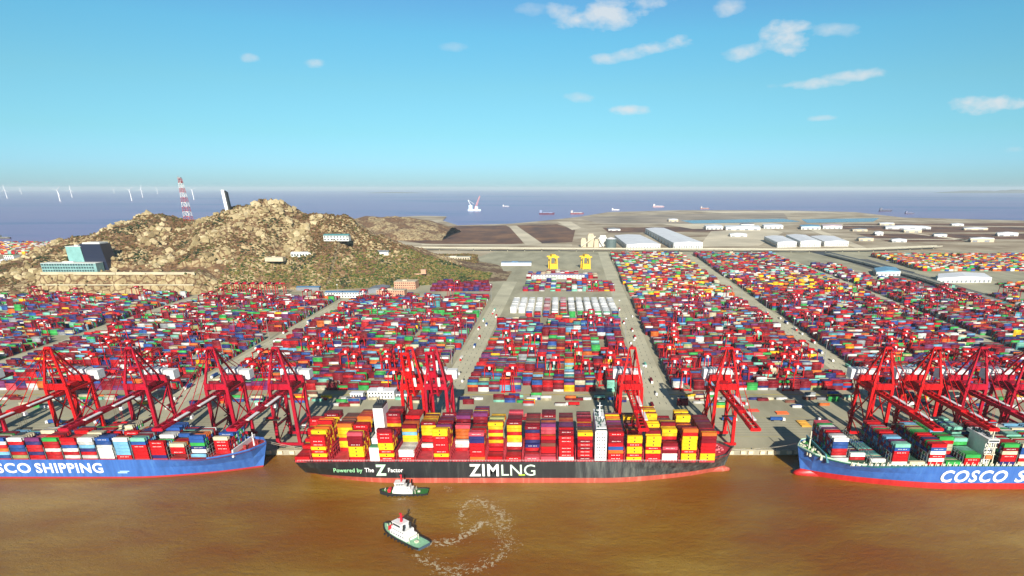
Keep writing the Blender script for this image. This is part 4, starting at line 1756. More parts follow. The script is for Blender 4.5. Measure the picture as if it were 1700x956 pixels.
# ------------------------------------------------------------------ buildings
m_bwhite = mat('plaster_white', (.70, .70, .66), .8, vary=.08, scale=.1)
m_beige = mat('plaster_beige', (.55, .47, .33), .85, vary=.12, scale=.1)
m_pink = mat('plaster_salmon', (.62, .32, .20), .85, vary=.12, scale=.1)
m_groof = mat('grey_roof', (.20, .22, .25), .7, vary=.15, scale=.1)
m_blroof = mat('blue_roof', (.10, .22, .38), .6, vary=.15, scale=.1)
m_wroof = mat('white_roof', (.78, .79, .80), .55, vary=.08, scale=.03)
m_teal = mat('teal_glass', (.10, .27, .27), .25, vary=.2, scale=.2, spec=.7)


def building(X0, X1, Y0_, Y1, z, H, wall, roof, label, cat, name='building', pitch=0.0, storeys=0, ww=1.6, gap=3.4, rz=0.0, parapet=True, side=True):
    cx_, cy_ = (X0 + X1) / 2, (Y0_ + Y1) / 2
    w2, d2 = (X1 - X0) / 2, (Y1 - Y0_) / 2
    root = empty(name, (cx_, cy_, z), rz, label, cat)
    s = MB()
    s.box(-w2, w2, -d2, d2, 0, H)
    s.build('wall', wall, root)
    s = MB()
    if pitch > 0:
        s.hexa([(-w2 - .6, -d2 - .6, H + .02), (w2 + .6, -d2 - .6, H + .02), (w2 + .6, d2 + .6, H + .02), (-w2 - .6, d2 + .6, H + .02),
                (-.3, -d2 - .6, H + pitch), (.3, -d2 - .6, H + pitch), (.3, d2 + .6, H + pitch), (-.3, d2 + .6, H + pitch)] if d2 > w2 else
               [(-w2 - .6, -d2 - .6, H + .02), (w2 + .6, -d2 - .6, H + .02), (w2 + .6, d2 + .6, H + .02), (-w2 - .6, d2 + .6, H + .02),
                (-w2 - .6, -.3, H + pitch), (w2 + .6, -.3, H + pitch), (w2 + .6, .3, H + pitch), (-w2 - .6, .3, H + pitch)])
    else:
        s.box(-w2 - .3, w2 + .3, -d2 - .3, d2 + .3, H + .02, H + .7)
        if w2 > 6 and d2 > 5:
            s.box(-w2 * .3, w2 * .1, -d2 * .3, d2 * .3, H + .72, H + 3)
    s.build('roof', roof, root)
    if storeys:
        zz = np.linspace(0, H, storeys + 1)
        k = 0
        for i in range(storeys):
            hh = (H / storeys)
            x_ = -w2 + 1.5
            while x_ < w2 - ww - 1 and k < 90:
                s = MB()
                s.box(x_, x_ + ww, -d2 - .12, -d2 + .05, zz[i] + hh * .3, zz[i] + hh * .78)
                s.build('window', m_glass, root)
                x_ += gap
                k += 1
    return root


def bpx(xa, xb, ybase, depth, H, *a, z=GZ, **k):
    X0, Y0_ = at(xa, ybase, z)
    X1, _ = at(xb, ybase, z)
    return building(X0, X1, Y0_, Y0_ + depth, z, H, *a, **k)


# quay-side offices
bpx(611, 655, 662, 14, 8.5, m_bwhite, m_wroof, 'two-storey white office on the apron behind the black ship\'s funnel', 'office', storeys=2, gap=3.6)
bpx(582, 603, 662, 8, 6, m_bwhite, m_wroof, 'small white cabin left of the two-storey apron office', 'cabin', storeys=1, gap=3)
bpx(658, 676, 661, 8, 5, m_bwhite, m_groof, 'low white hut right of the two-storey apron office', 'hut', storeys=1, gap=3)
# town at the hill foot
bpx(540, 607, 494, 22, 11, m_bwhite, m_blroof, 'long white office block with dark blue roof at the hill foot', 'office', storeys=2, gap=6, ww=3, pitch=2.5)
bpx(563, 606, 474, 20, 9, m_bwhite, m_wroof, 'white hall with pale roof behind the long blue-roofed office', 'hall', pitch=2)
bpx(610, 638, 487, 60, 9, m_groof, m_groof, 'grey-roofed shed between the white office and salmon buildings', 'shed', pitch=3)
bpx(626, 672, 494, 26, 15, m_pink, m_beige, 'salmon building nearest the yard with cream flat roof', 'building', storeys=3, gap=5, ww=2.5)
bpx(655, 690, 480, 40, 17, m_pink, m_beige, 'taller salmon building behind the nearest one', 'building', storeys=3, gap=5, ww=2.5)
bpx(672, 708, 468, 50, 20, m_pink, mat('salmon_roof', (.60, .40, .30), .8), 'salmon-coloured block with corner turret, farthest back', 'building', storeys=2, gap=6, ww=2.5)
bpx(700, 708, 468, 10, 30, m_pink, MATS['salmon_roof'], 'slim salmon turret at the corner of the farthest block', 'tower')
bpx(712, 722, 466, 12, 11, m_bwhite, m_wroof, 'small white house right of the salmon turret', 'house')
bpx(492, 530, 482, 20, 7, m_groof, m_blroof, 'low dark-roofed shed left of the long white office', 'shed', pitch=2)
# gate and central offices
bpx(832, 882, 441, 30, 9, m_bwhite, m_blroof, 'wide toll gate with blue-grey canopy across the central road', 'toll gate')
bpx(884, 970, 463, 26, 10, m_bwhite, mat('violet_roof', (.26, .22, .34), .7), 'long white building with violet roof at the back of the central strip', 'building', storeys=2, gap=8, ww=4)
bpx(728, 780, 432, 40, 9, m_beige, m_cream, 'low beige building with cream roof below the viaduct', 'building', storeys=1, gap=8, ww=4)
# buildings on the hill
def on_hill(xa, xb, py, D, H, *a, **k):
    X0, Z0 = at_depth(xa, py, D)
    X1, _ = at_depth(xb, py, D)
    hh = max(Z0, hz((X0 + X1) / 2, D) - 1)
    return building(X0, X1, D, D + k.pop('depth', 18), hh, H, *a, **k)


on_hill(484, 533, 432, 1600, 9, m_bwhite, m_wroof, 'long white hillside guesthouse with pitched white roof', 'house', storeys=1, gap=7, ww=4, pitch=3)
on_hill(541, 582, 424, 1640, 13, m_bwhite, m_teal, 'white house with teal glass roof on the hillside', 'house', storeys=2, gap=8, ww=4, pitch=4)
on_hill(622, 645, 424, 1700, 8, m_bwhite, m_groof, 'small grey-roofed pavilion on the brown slope', 'pavilion', pitch=4)
on_hill(440, 470, 434, 1560, 9, m_beige, m_beige, 'plain beige service block on the hillside terrace', 'building')
# dark glass building on the terrace
tz = GZ + 45
X0, _ = at_depth(72, 445, 1470)
X1, _ = at_depth(163, 445, 1470)
building(X0, X1, 1465, 1490, tz, 20, mat('podium_pale', (.20, .36, .35), .4, vary=.2, scale=.1), m_bwhite, 'teal glass podium building on the cliff terrace', 'building', storeys=3, gap=6, ww=4)
X0, _ = at_depth(117, 430, 1500)
X1, _ = at_depth(143, 430, 1500)
building(X0, X1, 1494, 1530, tz, 54, mat('pale_teal_glass', (.20, .40, .38), .35, vary=.12, scale=.1), m_bwhite, 'pale teal office tower above the glass podium', 'office tower')
X0, _ = at_depth(143.5, 430, 1500)
X1, _ = at_depth(177, 430, 1500)
rt = empty('building', (0, 0, 0), 0, 'dark glass office tower leaning beside the pale teal one', 'office tower')
s = MB()
s.hexa([(X0, 1494, tz - 10), (X1 + 5, 1494, tz - 10), (X1 + 5, 1530, tz - 10), (X0, 1530, tz - 10), (X0 - 3, 1494, tz + 60), (X1 - 3, 1494, tz + 60), (X1 - 3, 1530, tz + 60), (X0 - 3, 1530, tz + 60)])
s.build('glass_wall', mat('blue_black_glass', (.015, .02, .045), .3, spec=.6), rt)
s = MB()
s.box(X0 + 2, X1 - 5, 1497, 1527, tz + 60.02, tz + 63)
s.build('roof', m_bwhite, rt)
# left harbour houses
for i, (xa, xb, yb_, H, lab) in enumerate(((-4, 14, 446, 24, 'white apartment block at the left frame edge'), (3, 19, 460, 20, 'lower white apartment block nearest the left corner'),
                                      (20, 38, 452, 22, 'white apartment block with dark windows, middle of the left cluster'), (40, 56, 446, 16, 'small white block nearest the cliff'),
                                      (8, 24, 432, 16, 'pale block with green roof in the left cluster'), (34, 52, 432, 9, 'white flat-roofed hall behind the left apartment cluster'))):
    bpx(xa, xb, yb_, 26, H, m_bwhite, mat('green_roof', (.14, .30, .10), .8) if i == 4 else m_wroof, lab, 'apartment block' if i < 4 else 'building', storeys=4 if H > 18 else 2, gap=7, ww=4)

# warehouses
def warehouse(pts, H, label, roofm=m_wroof, wallm=m_bwhite, ribs=12):
    """pts: four ground pixels near-left, near-right, far-right, far-left"""
    g_ = [at(px, py) for px, py in pts]
    cx_, cy_ = sum(p[0] for p in g_) / 4, sum(p[1] for p in g_) / 4
    root = empty('warehouse', (cx_, cy_, GZ), 0, label, 'warehouse')
    l = [(p[0] - cx_, p[1] - cy_) for p in g_]
    s = MB()
    s.prism(l, 0, H)
    s.build('wall', wallm, root)
    s = MB()
    mid0 = ((l[0][0] + l[1][0]) / 2, (l[0][1] + l[1][1]) / 2)
    mid1 = ((l[3][0] + l[2][0]) / 2, (l[3][1] + l[2][1]) / 2)
    z1 = H + 4
    s.hexa([(l[0][0], l[0][1], H + .05), (mid0[0], mid0[1], H + .05), (mid1[0], mid1[1], H + .05), (l[3][0], l[3][1], H + .05), (l[0][0], l[0][1], H + .6), (mid0[0], mid0[1], z1), (mid1[0], mid1[1], z1), (l[3][0], l[3][1], H + .6)])
    s.hexa([(mid0[0], mid0[1], H + .05), (l[1][0], l[1][1], H + .05), (l[2][0], l[2][1], H + .05), (mid1[0], mid1[1], H + .05), (mid0[0], mid0[1], z1), (l[1][0], l[1][1], H + .6), (l[2][0], l[2][1], H + .6), (mid1[0], mid1[1], z1)])
    s.build('roof', roofm, root)
    for k in range(ribs):
        t0 = (k + .2) / ribs
        t1 = (k + .62) / ribs
        a = (l[0][0] + (l[1][0] - l[0][0]) * t0, l[0][1] + (l[1][1] - l[0][1]) * t0)
        b2_ = (l[0][0] + (l[1][0] - l[0][0]) * t1, l[0][1] + (l[1][1] - l[0][1]) * t1)
        s = MB()
        s.hexa([(a[0], a[1] - .4, 1), (b2_[0], b2_[1] - .4, 1), (b2_[0], b2_[1] + .1, 1), (a[0], a[1] + .1, 1), (a[0], a[1] - .4, H * .55), (b2_[0], b2_[1] - .4, H * .55), (b2_[0], b2_[1] + .1, H * .55), (a[0], a[1] + .1, H * .55)])
        s.build('door', m_groof, root)
    for k in range(10):
        s = MB()
        t = (k + .5) / 10
        p = (l[0][0] + (l[3][0] - l[0][0]) * t, l[0][1] + (l[3][1] - l[0][1]) * t)
        s.box(p[0] - 1, p[0] + .6, p[1] - 8, p[1] + 8, 1, H * .6)
        s.build('side_door', m_glass, root)
    return root


warehouse([(1040, 415), (1096, 414), (1062, 397), (1020, 398)], 20, 'white warehouse with ribbed front, left of the pair beyond the viaduct')
warehouse([(1118, 414), (1166, 413), (1102, 386), (1071, 387)], 24, 'longest white warehouse, right of the pair beyond the viaduct')
warehouse([(1290, 411), (1322, 410), (1298, 399), (1268, 400)], 20, 'white warehouse with dark gable, leftmost of the right cluster')
warehouse([(1328, 410), (1362, 410), (1336, 398), (1304, 398)], 22, 'white warehouse in the middle of the right cluster')
warehouse([(1368, 409), (1408, 409), (1384, 399), (1344, 399)], 19, 'white warehouse at the right end of the cluster')
warehouse([(1555, 470), (1645, 469), (1632, 461), (1556, 462)], 12, 'long low white shed beyond the right-hand viaduct')
warehouse([(1454, 459), (1494, 458), (1486, 451), (1450, 452)], 12, 'blue-roofed hall beside the right-hand viaduct', mat('bright_blue_roof', (.16, .36, .52), .5), ribs=6)
warehouse([(1470, 380.5), (1545, 380.5), (1535, 378), (1468, 378)], 12, 'distant pale shed on the far right flats', ribs=4)
for i, (a, b2_, yb_, lab) in enumerate(((1330, 1362, 381, 'distant blue-roofed sheds, left one'), (1366, 1398, 380, 'distant pink-roofed sheds right of the blue ones'), (1205, 1262, 382, 'bright white far shed before the pond'), (1172, 1200, 381, 'smaller white far shed left of the bright one'), (1268, 1300, 379.5, 'white far shed right of the bright one'))):
    warehouse([(a, yb_), (b2_, yb_), (b2_ - 3, yb_ - 3), (a - 3, yb_ - 3)], 16, lab, [MATS['bright_blue_roof'], mat('pale_pink_roof', (.62, .48, .50), .6), m_wroof, m_wroof, m_wroof][i], ribs=4)
far_sheds = [(1010, 1030, 383), (1110, 1126, 368), (1212, 1240, 393), (1415, 1440, 384), (1452, 1466, 391), (1500, 1530, 386), (1550, 1572, 393), (1600, 1640, 382), (1655, 1690, 392),
             (1425, 1450, 400), (1480, 1505, 402), (1610, 1650, 402), (1230, 1252, 376), (1460, 1485, 374), (1580, 1600, 375)]
for i, (a, b2_, yb_) in enumerate(far_sheds):
    warehouse([(a, yb_), (b2_, yb_), (b2_ - 2, yb_ - 1.5), (a - 2, yb_ - 1.5)], 9 + (i * 5) % 7, f'low pale shed, {ordinal(i + 1)} of the scattered ones on the far flats', m_wroof if i % 3 else m_groof, m_beige if i % 2 else m_bwhite, ribs=2)
# batching plant behind the centre
root = empty('batching_plant', (*at(985, 411), GZ), 0, 'beige batching plant of towers and conveyors behind the viaduct', 'industrial plant')
for k, (x_, y_, w_, h_) in enumerate(((-50, 20, 22, 30), (-22, 30, 26, 46), (4, 10, 18, 26), (26, 40, 30, 38), (52, 20, 16, 22))):
    s = MB()
    s.box(x_, x_ + w_, y_, y_ + w_, 0, h_)
    s.box(x_ + 3, x_ + w_ - 3, y_ + 3, y_ + w_ - 3, h_, h_ + 6)
    s.build('tower_block', m_beige if k != 3 else m_bwhite, root)
s = MB()
s.beam((-50, 10, 4), (10, 30, 42), 3)
s.beam((50, 10, 4), (20, 30, 36), 3)
s.build('conveyor', m_cream, root)
root = empty('storage_tank', (*at(1015, 412), GZ), 0, 'round dark storage tank beside the batching plant', 'tank')
s = MB()
s.tube((0, 30, 0), (0, 30, 34), 22, 22, 20)
s.build('shell', mat('tank_green_grey', (.10, .14, .14), .5, vary=.1), root, smooth=False)
s = MB()
s.tube((0, 30, 34.02), (0, 30, 40), 22.4, 3, 20)
s.build('roof', m_wroof, root)
# yellow gantries near the central gate
for i, px in enumerate((918, 972)):
    X, Y = at(px, 446)
    root = empty('yellow_gantry', (X, Y, GZ), R(12), ('left' if i == 0 else 'right') + ' yellow gantry crane behind the central strip', 'gantry crane', 'yellow gantries below the viaduct')
    for sx in (-1, 1):
        for sy in (-1, 1):
            s = MB()
            s.beam((sx * 11, sy * 12, 0), (sx * 9, sy * 12, 34), 3.2, 3.2)
            s.build('leg', mat('gantry_yellow', (.80, .50, .02), .5, vary=.1), root)
    s = MB()
    s.beam((-16, -12, 35), (16, -12, 35), 3.4)
    s.beam((-16, 12, 35), (16, 12, 35), 3.4)
    s.box(-6, 6, -14, 14, 37, 42)
    s.build('top_beams', MATS['gantry_yellow'], root)
    s = MB()
    s.box(-9, 9, -12.5, 12, 1, 15)
    s.build('cladding', MATS['gantry_yellow'], root)


# ------------------------------------------------------------------ viaduct
def viaduct(pts, wdt, zdeck, label, pier_step=45):
    P = [Vector((*at(px, py, zdeck), 0)) for px, py in pts]
    root = empty('viaduct', (0, 0, 0), 0, label, 'viaduct')
    deck, rail = MB(), MB()
    L_, R_ = [], []
    for i, p in enumerate(P):
        d = (P[min(i + 1, len(P) - 1)] - P[max(i - 1, 0)]).normalized()
        nrm = Vector((-d.y, d.x, 0))
        L_.append(p + nrm * wdt / 2)
        R_.append(p - nrm * wdt / 2)
    for i in range(len(P) - 1):
        deck.hexa([(*R_[i][:2], zdeck - 2), (*R_[i + 1][:2], zdeck - 2), (*L_[i + 1][:2], zdeck - 2), (*L_[i][:2], zdeck - 2), (*R_[i][:2], zdeck), (*R_[i + 1][:2], zdeck), (*L_[i + 1][:2], zdeck), (*L_[i][:2], zdeck)])
        for Q in (L_, R_):
            rail.beam((*Q[i][:2], zdeck + .6), (*Q[i + 1][:2], zdeck + .6), .5, 1.2)
    deck.build('road_deck', m_conc, root)
    rail.build('parapet', m_cream, root)
    np_ = 0
    for i in range(len(P) - 1):
        seg = P[i + 1] - P[i]
        n = max(1, int(seg.length / pier_step))
        for k in range(n):
            c_ = P[i] + seg * (k + .5) / n
            if np_ > 95:
                continue
            s = MB()
            s.tube((c_.x, c_.y, GZ), (c_.x, c_.y, zdeck - 2.02), 1.6, 1.6, 8)
            s.build('pier', m_conc, root)
            np_ += 1
    return root


viaduct([(660, 410), (800, 411.5), (1000, 412.5), (1200, 413), (1330, 414), (1440, 413), (1560, 408)], 26, 16, 'long pale viaduct crossing behind the whole yard', 60)
viaduct([(1372, 420), (1440, 436), (1530, 460), (1640, 494), (1760, 535)], 18, 13, 'viaduct curving down the right side of the yard toward the river', 45)
s = MB()
pp = [at(x_, y_) for x_, y_ in ((1340, 417), (1372, 417), (1520, 452), (1500, 458))]
s.poly([(x_, y_, GZ + .3) for x_, y_ in pp])
tag(s.build('rail_yard', mat('rail_ballast', (.07, .085, .10), .9, vary=.3, scale=.03)), kind='structure')
s = MB()
pp = [at(x_, y_) for x_, y_ in ((1395, 430), (1440, 430), (1780, 530), (1780, 560))]
s.poly([(x_, y_, GZ + .25) for x_, y_ in pp])
tag(s.build('road', m_road), kind='structure')

# ------------------------------------------------------------------ hill tower, beacon
def lattice_tower(X, Y, z0, H, w0, w1):
    root = empty('lattice_tower', (X, Y, z0), 0, 'tall red and white lattice mast on the hilltop', 'lattice tower')
    nseg = 9
    mr_, mw_ = mat('mast_red', (.45, .03, .03), .6), m_white
    for k in range(nseg):
        s = MB()
        za, zb_ = H * k / nseg, H * (k + 1) / nseg
        wa, wb = w0 + (w1 - w0) * k / nseg, w0 + (w1 - w0) * (k + 1) / nseg
        cs = [(-1, -1), (1, -1), (1, 1), (-1, 1)]
        for i, (cx_, cy_) in enumerate(cs):
            nx_, ny_ = cs[(i + 1) % 4]
            s.beam((cx_ * wa, cy_ * wa, za), (cx_ * wb, cy_ * wb, zb_), .7)
            s.beam((cx_ * wa, cy_ * wa, za), (nx_ * wb, ny_ * wb, zb_), .34)
            s.beam((nx_ * wa, ny_ * wa, za), (cx_ * wb, cy_ * wb, zb_), .34)
            s.beam((cx_ * wb, cy_ * wb, zb_), (nx_ * wb, ny_ * wb, zb_), .5)
        s.build('mast_section', mr_ if k % 2 == 0 else mw_, root)
    s = MB()
    s.box(-6, 3, -2, 2, H, H + 3)
    s.box(-2.5, 2.5, -2.5, 2.5, H - 12, H - 6)
    s.tube((-4, 0, H + 3), (-4, 0, H + 7), .5)
    s.build('antenna_head', m_grey, root)


TX, TZ = at_depth(313, 364, 1730)
tx2, ttop = at_depth(308, 296, 1730)
lattice_tower(TX, 1730, TZ - 4, ttop - TZ + 4, 8, 3.2)
BX, BZ = at_depth(379, 352, 1740)
_, btop = at_depth(373, 315, 1740)
root = empty('beacon_tower', (BX, 1740, BZ - 3), 0, 'white wedge-shaped beacon tower with dark side on the summit shoulder', 'beacon tower')
s = MB()
Hb = btop - BZ + 3
s.hexa([(-4, -5, 0), (4, -5, 0), (4, 5, 0), (-4, 5, 0), (-6.5, -5, Hb), (1.5, -5, Hb), (1.5, 5, Hb - 3), (-6.5, 5, Hb)])
s.build('shaft', m_white, root)
s = MB()
s.hexa([(4.05, -5.5, 2), (8.5, -5.5, 2), (8.5, 5, 2), (4.05, 5, 2), (1.55, -5.5, Hb - 2), (6.5, -5.5, Hb - 6), (6.5, 5, Hb - 6), (1.55, 5, Hb - 2)])
s.build('dark_panel', m_dark, root)
s = MB()
s.box(-10, 14, -9, 8, 0, 4)
s.build('base', m_bwhite, root)

# ------------------------------------------------------------------ wind turbines at sea
def turbine(first, px, py, i):
    X, Y = at(px, py, 0)
    root = empty('wind_turbine', (X, Y, 0), 0)
    hub = 190.0
    s = MB()
    s.tube((0, 0, -2), (0, 0, hub), 9, 6, 10)
    s.build('mast', m_turb, root)
    s = MB()
    s.box(-4, 4, -8, 10, hub - 3, hub + 4)
    s.build('nacelle', m_turb, root)
    for k in range(3):
        t = R(90 + 120 * k + i * 37)
        s = MB()
        s.beam((0, -9, hub), (math.cos(t) * 105, -9, hub + math.sin(t) * 105), 13, 4, 5, 2)
        s.build('blade', m_turb, root)
    return root


m_turb = mat('turbine_white', (.80, .80, .80), .5)
TB = [(12, 329, 'leftmost offshore wind turbine, nearest the frame edge'), (36, 322.5, 'offshore wind turbine second from the left, farther out'), (100, 334, 'closest offshore turbine of the pair left of the hill'),
      (120, 328, 'offshore turbine just right of the closest one of the pair'), (190, 321.5, 'distant turbine alone between the pair and the trio'), (219, 333, 'nearest turbine of the trio left of the lattice mast'),
      (237, 327.5, 'middle turbine of the trio left of the lattice mast'), (262, 322, 'farthest turbine of the trio left of the lattice mast'), (322, 331, 'turbine partly behind the lattice mast')]
for i, (px, py, lab) in enumerate(TB):
    o = turbine(None, px, py, i)
    tag(o, lab, 'wind turbine', 'wind turbines standing in the sea')

# floating crane and far vessels
X, Y = at(788, 350, 0)
root = empty('floating_crane', (X, Y, 0), 0, 'white floating crane barge with raised red and white boom, far out at sea', 'crane barge')
s = MB()
s.box(-70, 70, -25, 25, -1, 18)
s.box(-60, -20, -20, 20, 18.05, 60)
s.box(10, 40, -20, 20, 18.05, 45)
s.build('barge', mat('barge_blue_white', (.50, .66, .75), .5), root)
s = MB()
s.beam((0, 0, 20), (60, 0, 150), 8, 8, 4, 4)
s.beam((14, 12, 20), (66, 4, 150), 5, 5, 3, 3)
s.build('boom', mat('boom_salmon', (.62, .25, .25), .5), root)
s = MB()
s.beam((-40, 0, 60), (-66, 0, 110), 5)
s.beam((-66, 0, 110), (0, 0, 70), 2)
s.build('back_frame', m_white, root)
for i, (px, py, L_, c1, c2, lab) in enumerate(((908, 356, 150, (.10, .02, .05), (.2, .25, .4), 'dark cargo vessel offshore, left of the red one'), (958, 355.5, 130, (.22, .06, .07), (.45, .45, .45), 'red-hulled cargo vessel offshore in the middle distance'),
                                              (840, 343, 90, (.4, .4, .45), (.7, .7, .7), 'small grey vessel right of the floating crane'), (1093, 344, 150, (.42, .28, .30), (.6, .56, .56), 'pinkish vessel on the horizon above the far sheds'),
                                              (1470, 351, 140, (.06, .06, .10), (.15, .15, .2), 'dark vessel near the right horizon'), (1022, 349, 90, (.6, .6, .6), (.7, .7, .7), 'small white vessel near the sand spit'),
                                              (1170, 347, 110, (.32, .14, .12), (.5, .46, .42), 'small reddish vessel by the sand spit'), (8, 396, 60, (.12, .12, .10), (.3, .3, .25), 'dark barge at the left frame edge'), (1510, 355, 90, (.1, .1, .15), (.2, .2, .3), 'second dark vessel near the right horizon'))):
    X, Y = at(px, py, 0)
    root = empty('cargo_vessel', (X, Y, 0), 0, lab, 'cargo vessel')
    s = MB()
    h_ = L_ * .09
    s.hexa([(-L_ * .46, -9, -1), (L_ * .44, -4, -1), (L_ * .44, 4, -1), (-L_ * .46, 9, -1), (-L_ * .5, -11, h_), (L_ * .5, -5, h_ * 1.2), (L_ * .5, 5, h_ * 1.2), (-L_ * .5, 11, h_)])
    s.build('hull', mat('far_hull_%d' % i, c1, .5), root)
    s = MB()
    s.box(-L_ * .45, -L_ * .3, -8, 8, h_ + .05, h_ + L_ * .17)
    s.box(-L_ * .25, L_ * .35, -7, 7, h_ + .05, h_ + L_ * .04)
    s.build('superstructure', mat('far_upper_%d' % i, c2, .5), root)
# low islands on the horizon
for (pxa, pxb, hh) in ((1560, 1700, 110), (1640, 1760, 150), (600, 700, 40)):
    xa, ya = (pxa - PPX) / FPX * 30000, 32000
    xb = (pxb - PPX) / FPX * 30000
    s = MB()
    n = 14
    top = [(xa + (xb - xa) * i / n, hh * math.sin(math.pi * i / n) * (1 + .3 * noise.noise(Vector((i * .7, hh, 0))))) for i in range(n + 1)]
    for i in range(n):
        s.hexa([(top[i][0], ya, -5), (top[i + 1][0], ya, -5), (top[i + 1][0], ya + 1500, -5), (top[i][0], ya + 1500, -5), (top[i][0], ya + 600, top[i][1]), (top[i + 1][0], ya + 600, top[i + 1][1]), (top[i + 1][0], ya + 900, top[i + 1][1]), (top[i][0], ya + 900, top[i][1])])
    tag(s.build('far_island', mat('island', (.12, .12, .10), .9)), kind='structure')

# ------------------------------------------------------------------ tugs
def tug(X, Y, rz, label, deckc, sc=1.0, hullc=(.02, .025, .03)):
    """bow toward local -X"""
    root = empty('tugboat', (X, Y, 0), rz, label, 'tugboat')
    root.scale = (sc, sc, sc)
    L, B = 39.0, 11.5
    st = []
    for i in range(21):
        t = i / 20                              # 0 bow .. 1 stern
        wd = math.sin(min(1, t / .30) * math.pi / 2) ** .75 if t < .30 else (1 if t < .9 else 1 - .18 * ((t - .9) / .1) ** 2)
        wd = max(.06, wd)
        zt = 3.9 - 2.0 * min(1, t / .5) ** .8
        st.append((-L / 2 + L * t, wd * B / 2, zt))
    s = MB()
    for i in range(20):
        a, b2_ = st[i], st[i + 1]
        for sg in (-1, 1):
            s.quad((a[0], sg * a[1] * .8, -1.2), (b2_[0], sg * b2_[1] * .8, -1.2), (b2_[0], sg * b2_[1], b2_[2]), (a[0], sg * a[1], a[2]))
    a = st[-1]
    s.quad((a[0], -a[1] * .8, -1.2), (a[0], a[1] * .8, -1.2), (a[0], a[1], a[2]), (a[0], -a[1], a[2]))
    a = st[0]
    s.quad((a[0], -a[1] * .8, -1.2), (a[0], a[1] * .8, -1.2), (a[0], a[1], a[2]), (a[0], -a[1], a[2]))
    s.build('hull', mat('tug_hull_%0.2f' % hullc[2], hullc, .6), root)
    s = MB()
    for i in range(20):
        a, b2_ = st[i], st[i + 1]
        s.quad((a[0], -a[1] + .1, a[2] - .75), (b2_[0], -b2_[1] + .1, b2_[2] - .75), (b2_[0], b2_[1] - .1, b2_[2] - .75), (a[0], a[1] - .1, a[2] - .75))
    s.build('deck', mat('tug_deck_%0.2f' % deckc[1], deckc, .7, vary=.2, scale=.6), root)
    s = MB()
    for i in range(20):
        a, b2_ = st[i], st[i + 1]
        for sg in (-1, 1):
            s.beam((a[0], sg * (a[1] + .15), a[2] - .35), (b2_[0], sg * (b2_[1] + .15), b2_[2] - .35), .7, .9)
    for k in range(9):
        s.tube((-12 + k * 3.4, -B / 2 - .5, .6), (-12 + k * 3.4, -B / 2 - .1, .6), .7)
    s.build('fender', m_rubber, root)
    s = MB()
    s.box(-8.5, 7.5, -4.2, 4.2, 1.3, 4.6)
    s.box(-7.2, 5.5, -3.6, 3.6, 4.62, 7.4)
    s.hexa([(-6, -3, 7.42), (1.2, -3, 7.42), (1.2, 3, 7.42), (-6, 3, 7.42), (-6.6, -3.3, 10.3), (1.4, -3.3, 10.3), (1.4, 3.3, 10.3), (-6.6, 3.3, 10.3)])
    s.box(-6.8, 1.6, -3.5, 3.5, 10.32, 10.7)
    s.build('deckhouse', m_white, root)
    wl_ = []
    for sg in (-1, 1):
        wl_ += [(-5.6 + k * 1.35, -4.5 + k * 1.35, sg * 3.22 - .12, sg * 3.22 + .12, 8.5, 9.8) for k in range(5)]
        wl_ += [(-7 + k * 2.2, -6.2 + k * 2.2, sg * 4.2 - .05, sg * 4.2 + .05, 2.9, 3.7) for k in range(6)]
        wl_ += [(-6 + k * 1.9, -5.3 + k * 1.9, sg * 3.6 - .05, sg * 3.6 + .05, 5.6, 6.4) for k in range(6)]
    wl_ += [(-6.55, -6.2, -2.7 + k * 1.4, -1.6 + k * 1.4, 8.5, 9.8) for k in range(4)]
    for w_ in wl_:
        s = MB()
        s.box(*w_)
        s.build('window', m_glass, root)
    for sg in (-1, 1):
        s = MB()
        s.tube((3.6, sg * 2.5, 7.4), (4.2, sg * 2.5, 11.0), .8, .7)
        s.build('exhaust', m_dark, root)
    s = MB()
    s.beam((-1.5, 0, 10.7), (-1.2, 0, 16.0), 1.2, 1.2, .7, .7)
    s.beam((-1.3, -2, 14), (-1.3, 2, 14), .4)
    s.box(-2.2, -.6, -.5, .5, 15.8, 16.6)
    s.build('mast', mat('mast_bright_red', (.62, .02, .04), .5), root)
    s = MB()
    s.tube((-11.5, -2.2, 3.6), (-11.5, 2.2, 3.6), 1.5)
    s.box(-12.4, -10.4, -2.8, 2.8, 2.2, 3)
    s.build('winch', MATS['mast_bright_red'], root)
    s = MB()
    s.beam((9.5, -3.6, 1.2), (9.5, -3.6, 4.4), .4)
    s.beam((9.5, 3.6, 1.2), (9.5, 3.6, 4.4), .4)
    s.beam((9.5, -3.6, 4.4), (9.5, 3.6, 4.4), .4)
    s.box(11, 13, -1, 1, 1.15, 2.2)
    s.beam((-15, -1, 3), (-15, -1, 4.6), .5)
    s.beam((-15, 1, 3), (-15, 1, 4.6), .5)
    s.build('towing_gear', m_cream, root)
    return root


X, Y = at(671, 815, 2)
tug(X, Y, R(2), 'tugboat with dark green deck alongside the black hull', (.03, .17, .035))
X, Y = at(671, 888, 2)
tug(X, Y, R(-39), 'tugboat with pale green deck turning in open brown water', (.26, .52, .32), 1.14, (.06, .10, .14))

# wake foam: thin flecks on the water along the churned tracks
foam = MB()


